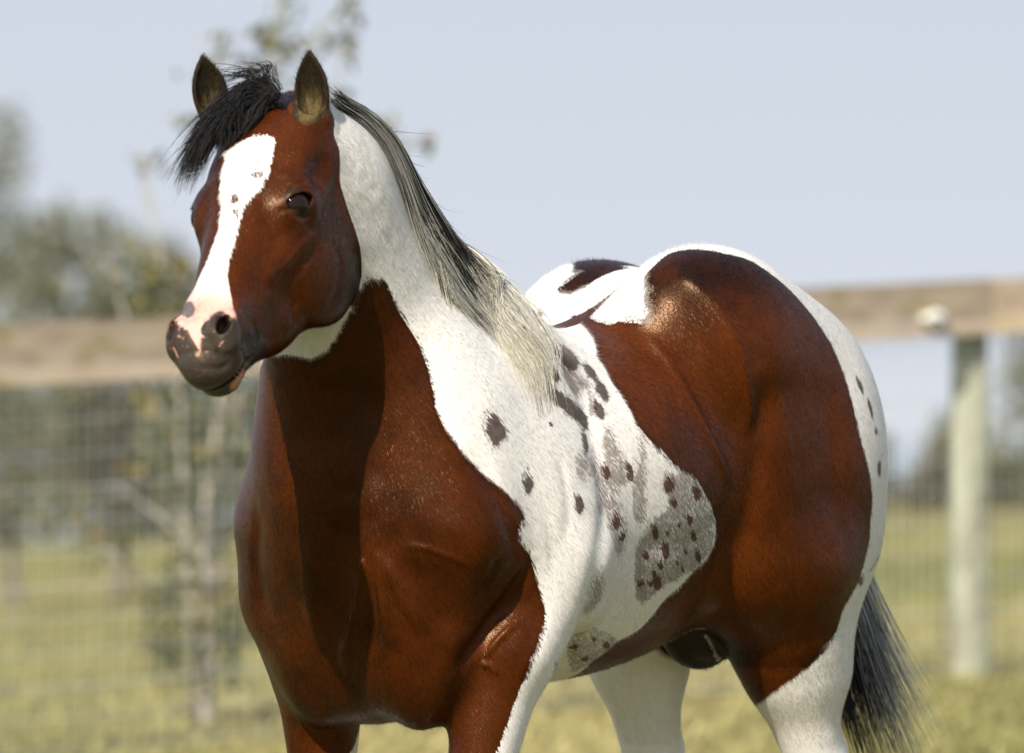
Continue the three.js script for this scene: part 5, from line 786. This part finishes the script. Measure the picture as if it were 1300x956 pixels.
  for (let i = 0; i < 260; i++) {
    const t = 0.41 * (i + rnd()) / 260, lay = rnd(), d = rr(0.080, 0.108), q = t / 0.41, jog = rr(-0.02, 0.02);
    const run = (s) => { const p = crest(Math.min(0.44, t + s * d * (1 - 0.85 * q))); return add(p, [0.018 * s * q + jog * 0.6 * s, 0.020 * (1 - lay) * (1 - s / 3) - (0.044 + 0.044 * Math.pow(q, 1.1)) * Math.pow(s, 1.15) * (0.45 + 0.55 * lay), (0.012 + (0.040 + 0.02 * q) * (0.3 + 0.7 * lay)) * s]); };
    const root = add(crest(t), [0, rr(-0.004, 0.008), rr(-0.014, 0.014)]);
    const dark = clamp01(0.55 + 0.75 * sstep(0.08, 0.25, q) - 1.15 * lay * sstep(0.05, 0.3, q) - 1.2 * sstep(0.62, 0.95, q)), main = rnd();
    lock(mane, [root, run(1), run(2), run(3)], 22, 0.010, { off: 0.026 * (1 - lay) + 0.006, stray: 0.12, tip: 1.5, color: () => { const k = 0.85 * main + 0.15 * rnd(), z = rnd(); return q < 0.5 ? (k < dark ? [BLACK, z < 0.25 ? ASH : BLACK] : z < 0.5 ? [mixc(ASH, SILVER, z), SILVER] : [ASH, mixc(ASH, CREAM, z)]) : k < dark ? [BLACK, mixc(ASH, CREAM, z)] : z < 0.12 ? [ASH, SILVER] : [mixc(SILVER, CREAM, z), mixc(CREAM, WHITE, z * 0.5)]; } });
  }
  for (let i = 0; i < 110; i++) {   // the pale under layer that hangs on the neck and shoulder
    const t = 0.08 + 0.33 * (i + rnd()) / 110, q = (t - 0.08) / 0.33, lay = rnd(), d = rr(0.05, 0.08) * (1 - 0.5 * q), dr = (0.058 + 0.026 * q) * rr(0.7, 1.15), L = rr(0.8, 1.1), jog = rr(-0.012, 0.012);
    const run = (s) => { const p = crest(Math.min(0.45, t + s * d)); return add(p, [jog * s + 0.014 * s * q, -dr * L * Math.pow(s, 1.2), 0.03 * s]); };
    const main = rnd();
    lock(mane, [add(crest(t), [0, -0.004, 0.012]), run(1), run(2), run(3)], 22, 0.010, { off: 0.010, stray: 0.06, tip: 1.4, color: () => { const z = rnd(); return main < 0.10 ? [BLACK, ASH] : main < 0.3 - 0.2 * q ? [ASH, mixc(SILVER, CREAM, z)] : [mixc(SILVER, CREAM, z), mixc(CREAM, WHITE, z * 0.6)]; } });
  }
  for (let i = 0; i < 140; i++) {   // loose hairs lifted by the wind
    const t = rr(0.0, 0.42), p = crest(t), q = crest(t + rr(0.08, 0.2)), h = rr(0.01, 0.05);
    lock(mane, [p, add(p, [-0.02, h * 0.7, rr(-0.01, 0.03)]), add(q, [0.0, h, rr(0, 0.04)]), add(q, [rr(-0.09, -0.02), h * rr(0.2, 1.2), rr(0.0, 0.06)])], 2, 0.006, { off: 0.004, stray: 0.3, w: 0.8, color: () => [BLACK, rnd() < 0.5 ? ASH : SILVER] });
  }
  hairMesh('mane', mane);
  const whisk = [];
  for (let i = 0; i < 44; i++) {
    const p = i < 30 ? hp(rr(0.50, 0.57), rr(-0.035, 0.04), rr(-0.14, -0.11)) : hp(rr(0.50, 0.57), (rnd() < 0.5 ? -1 : 1) * rr(0.03, 0.05), rr(-0.095, -0.055)), n = grad(p), b = lift(p, 0.0), l = rr(0.010, 0.024), g = [0, -0.4, 0];
    const q = [0, 1, 2].map((c) => b[c] - n[c] * sdf(b)); whisk.push({ pts: [q, add(q, n, l * 0.5), add(add(q, n, l * 0.85), g, l * 0.4)], w: 0.00028, c0: [0.05, 0.04, 0.03], c1: rnd() < 0.5 ? [0.35, 0.3, 0.25] : [0.03, 0.025, 0.02] });
  }
  hairMesh('whiskers', whisk).userData.kind = 'stuff';
  const fore = [];
  for (let i = 0; i < 120; i++) {
    const a = rnd(), f = rnd(), root = hp(-0.02 + 0.035 * rnd(), -0.035 + 0.06 * a, -0.012), hump = rr(-0.1, 1.05);
    const end = f < 0.4 ? hp(rr(0.06, 0.13), rr(-0.11, -0.02), rr(-0.01, 0.02)) : hp(rr(0.10, 0.215), rr(-0.125, -0.085), rr(-0.02, 0.02));
    const P1 = hp(-0.085 * hump, -0.005 - 0.03 * rnd(), 0.02 * hump), P2 = f < 0.4 ? hp(0.035, -0.05, 0.03) : hp(0.03 + 0.06 * rnd(), -0.10 + 0.02 * a, 0.03 + 0.02 * rnd() - 0.06 * Math.max(0, 0.5 - hump));
    lock(fore, [root, P1, P2, end], 24, 0.007, { off: 0.020, stray: 0.16, tip: 2.0, color: () => [BLACK, mixc(BLACK, [0.03, 0.028, 0.026], rnd())] });
  }
  for (let i = 0; i < 70; i++) {   // hair lying flat over the top of the forehead
    const v = rr(-0.085, 0.015), root = hp(-0.02, v * 0.6, -0.02), end = hp(rr(0.05, 0.13), v - rr(0.02, 0.05), -0.02);
    lock(fore, [root, hp(0.0, v * 0.8, 0.01), hp(0.035, v - 0.01, 0.0), end], 22, 0.007, { off: 0.010, stray: 0.08, tip: 1.2, color: () => [BLACK, mixc(BLACK, [0.03, 0.026, 0.022], rnd())] });
  }
  for (let i = 0; i < 42; i++) { const r = hp(-0.01, rr(-0.04, 0.03), -0.01), l = rr(0.0, 0.06), k = rr(-0.09, 0.03); lock(fore, [r, hp(-0.05 - l * 0.5, k * 0.4, 0.01), hp(-0.06 - l * 0.4, k, 0.02), hp(rr(-0.05, 0.02), k - 0.05, 0.03)], 2, 0.004, { off: 0.006, stray: 0.3, w: 0.8, color: () => [BLACK, BLACK] }); }
  hairMesh('forelock', fore);
  const tail = [];
  for (let i = 0; i < 120; i++) {
    const a = rr(0, 6.28), r = Math.sqrt(rnd()), y = r * Math.cos(a), z = r * Math.sin(a), outer = y * 0.67 + z * 0.74 > 0.32;
    const P0 = [-0.62, 1.33 + 0.01 * y, 0.02 * z], P1 = [-0.73 - 0.02 * y, 1.24 + 0.02 * y, 0.0 + 0.03 * z], P2 = [-0.68 - 0.05 * y, 0.92, 0.02 + 0.05 * z], P3 = [-0.86 - 0.12 * y - 0.04 * rnd(), 0.38 + 0.2 * rnd(), 0.11 + 0.07 * z];
    lock(tail, [P0, P1, P2, P3], 22, 0.012, { free: true, seg: 12, w: 1.5, tip: 1.4, stray: 0.06, color: () => (outer && rnd() < 0.85 ? [[0.72, 0.72, 0.72], mixc(SILVER, ASH, rnd() * 0.3)] : [BLACK, mixc(BLACK, ASH, rnd() * 0.3)]) });
  }
  hairMesh('tail', tail);
  const lash = [];
  for (const q of EYES) { const [t, , n] = EYEAX(q.s), up = nrm(add(nrm([-U1[0], -U1[1], -U1[2]]), n, 0.1)); for (let i = 0; i < 26; i++) { const x = i / 25 * 2 - 1, b = add(add(add(q.c, t, x * 0.018), n, 0.019 - 0.006 * x * x), up, 0.0115 * (1 - 0.5 * x * x)), m = add(add(b, n, 0.008), up, 0.001), e = add(add(m, n, 0.006), up, -0.004 + rr(-0.002, 0.002)); lash.push({ pts: [b, m, e], w: 0.0005, c0: BLACK, c1: BLACK }); } }
  hairMesh('eyelashes', lash).userData.kind = 'stuff';
}
scene.traverse((o) => { if (o.isMesh) o.castShadow = o.receiveShadow = true; });
renderer.render(scene, camera);
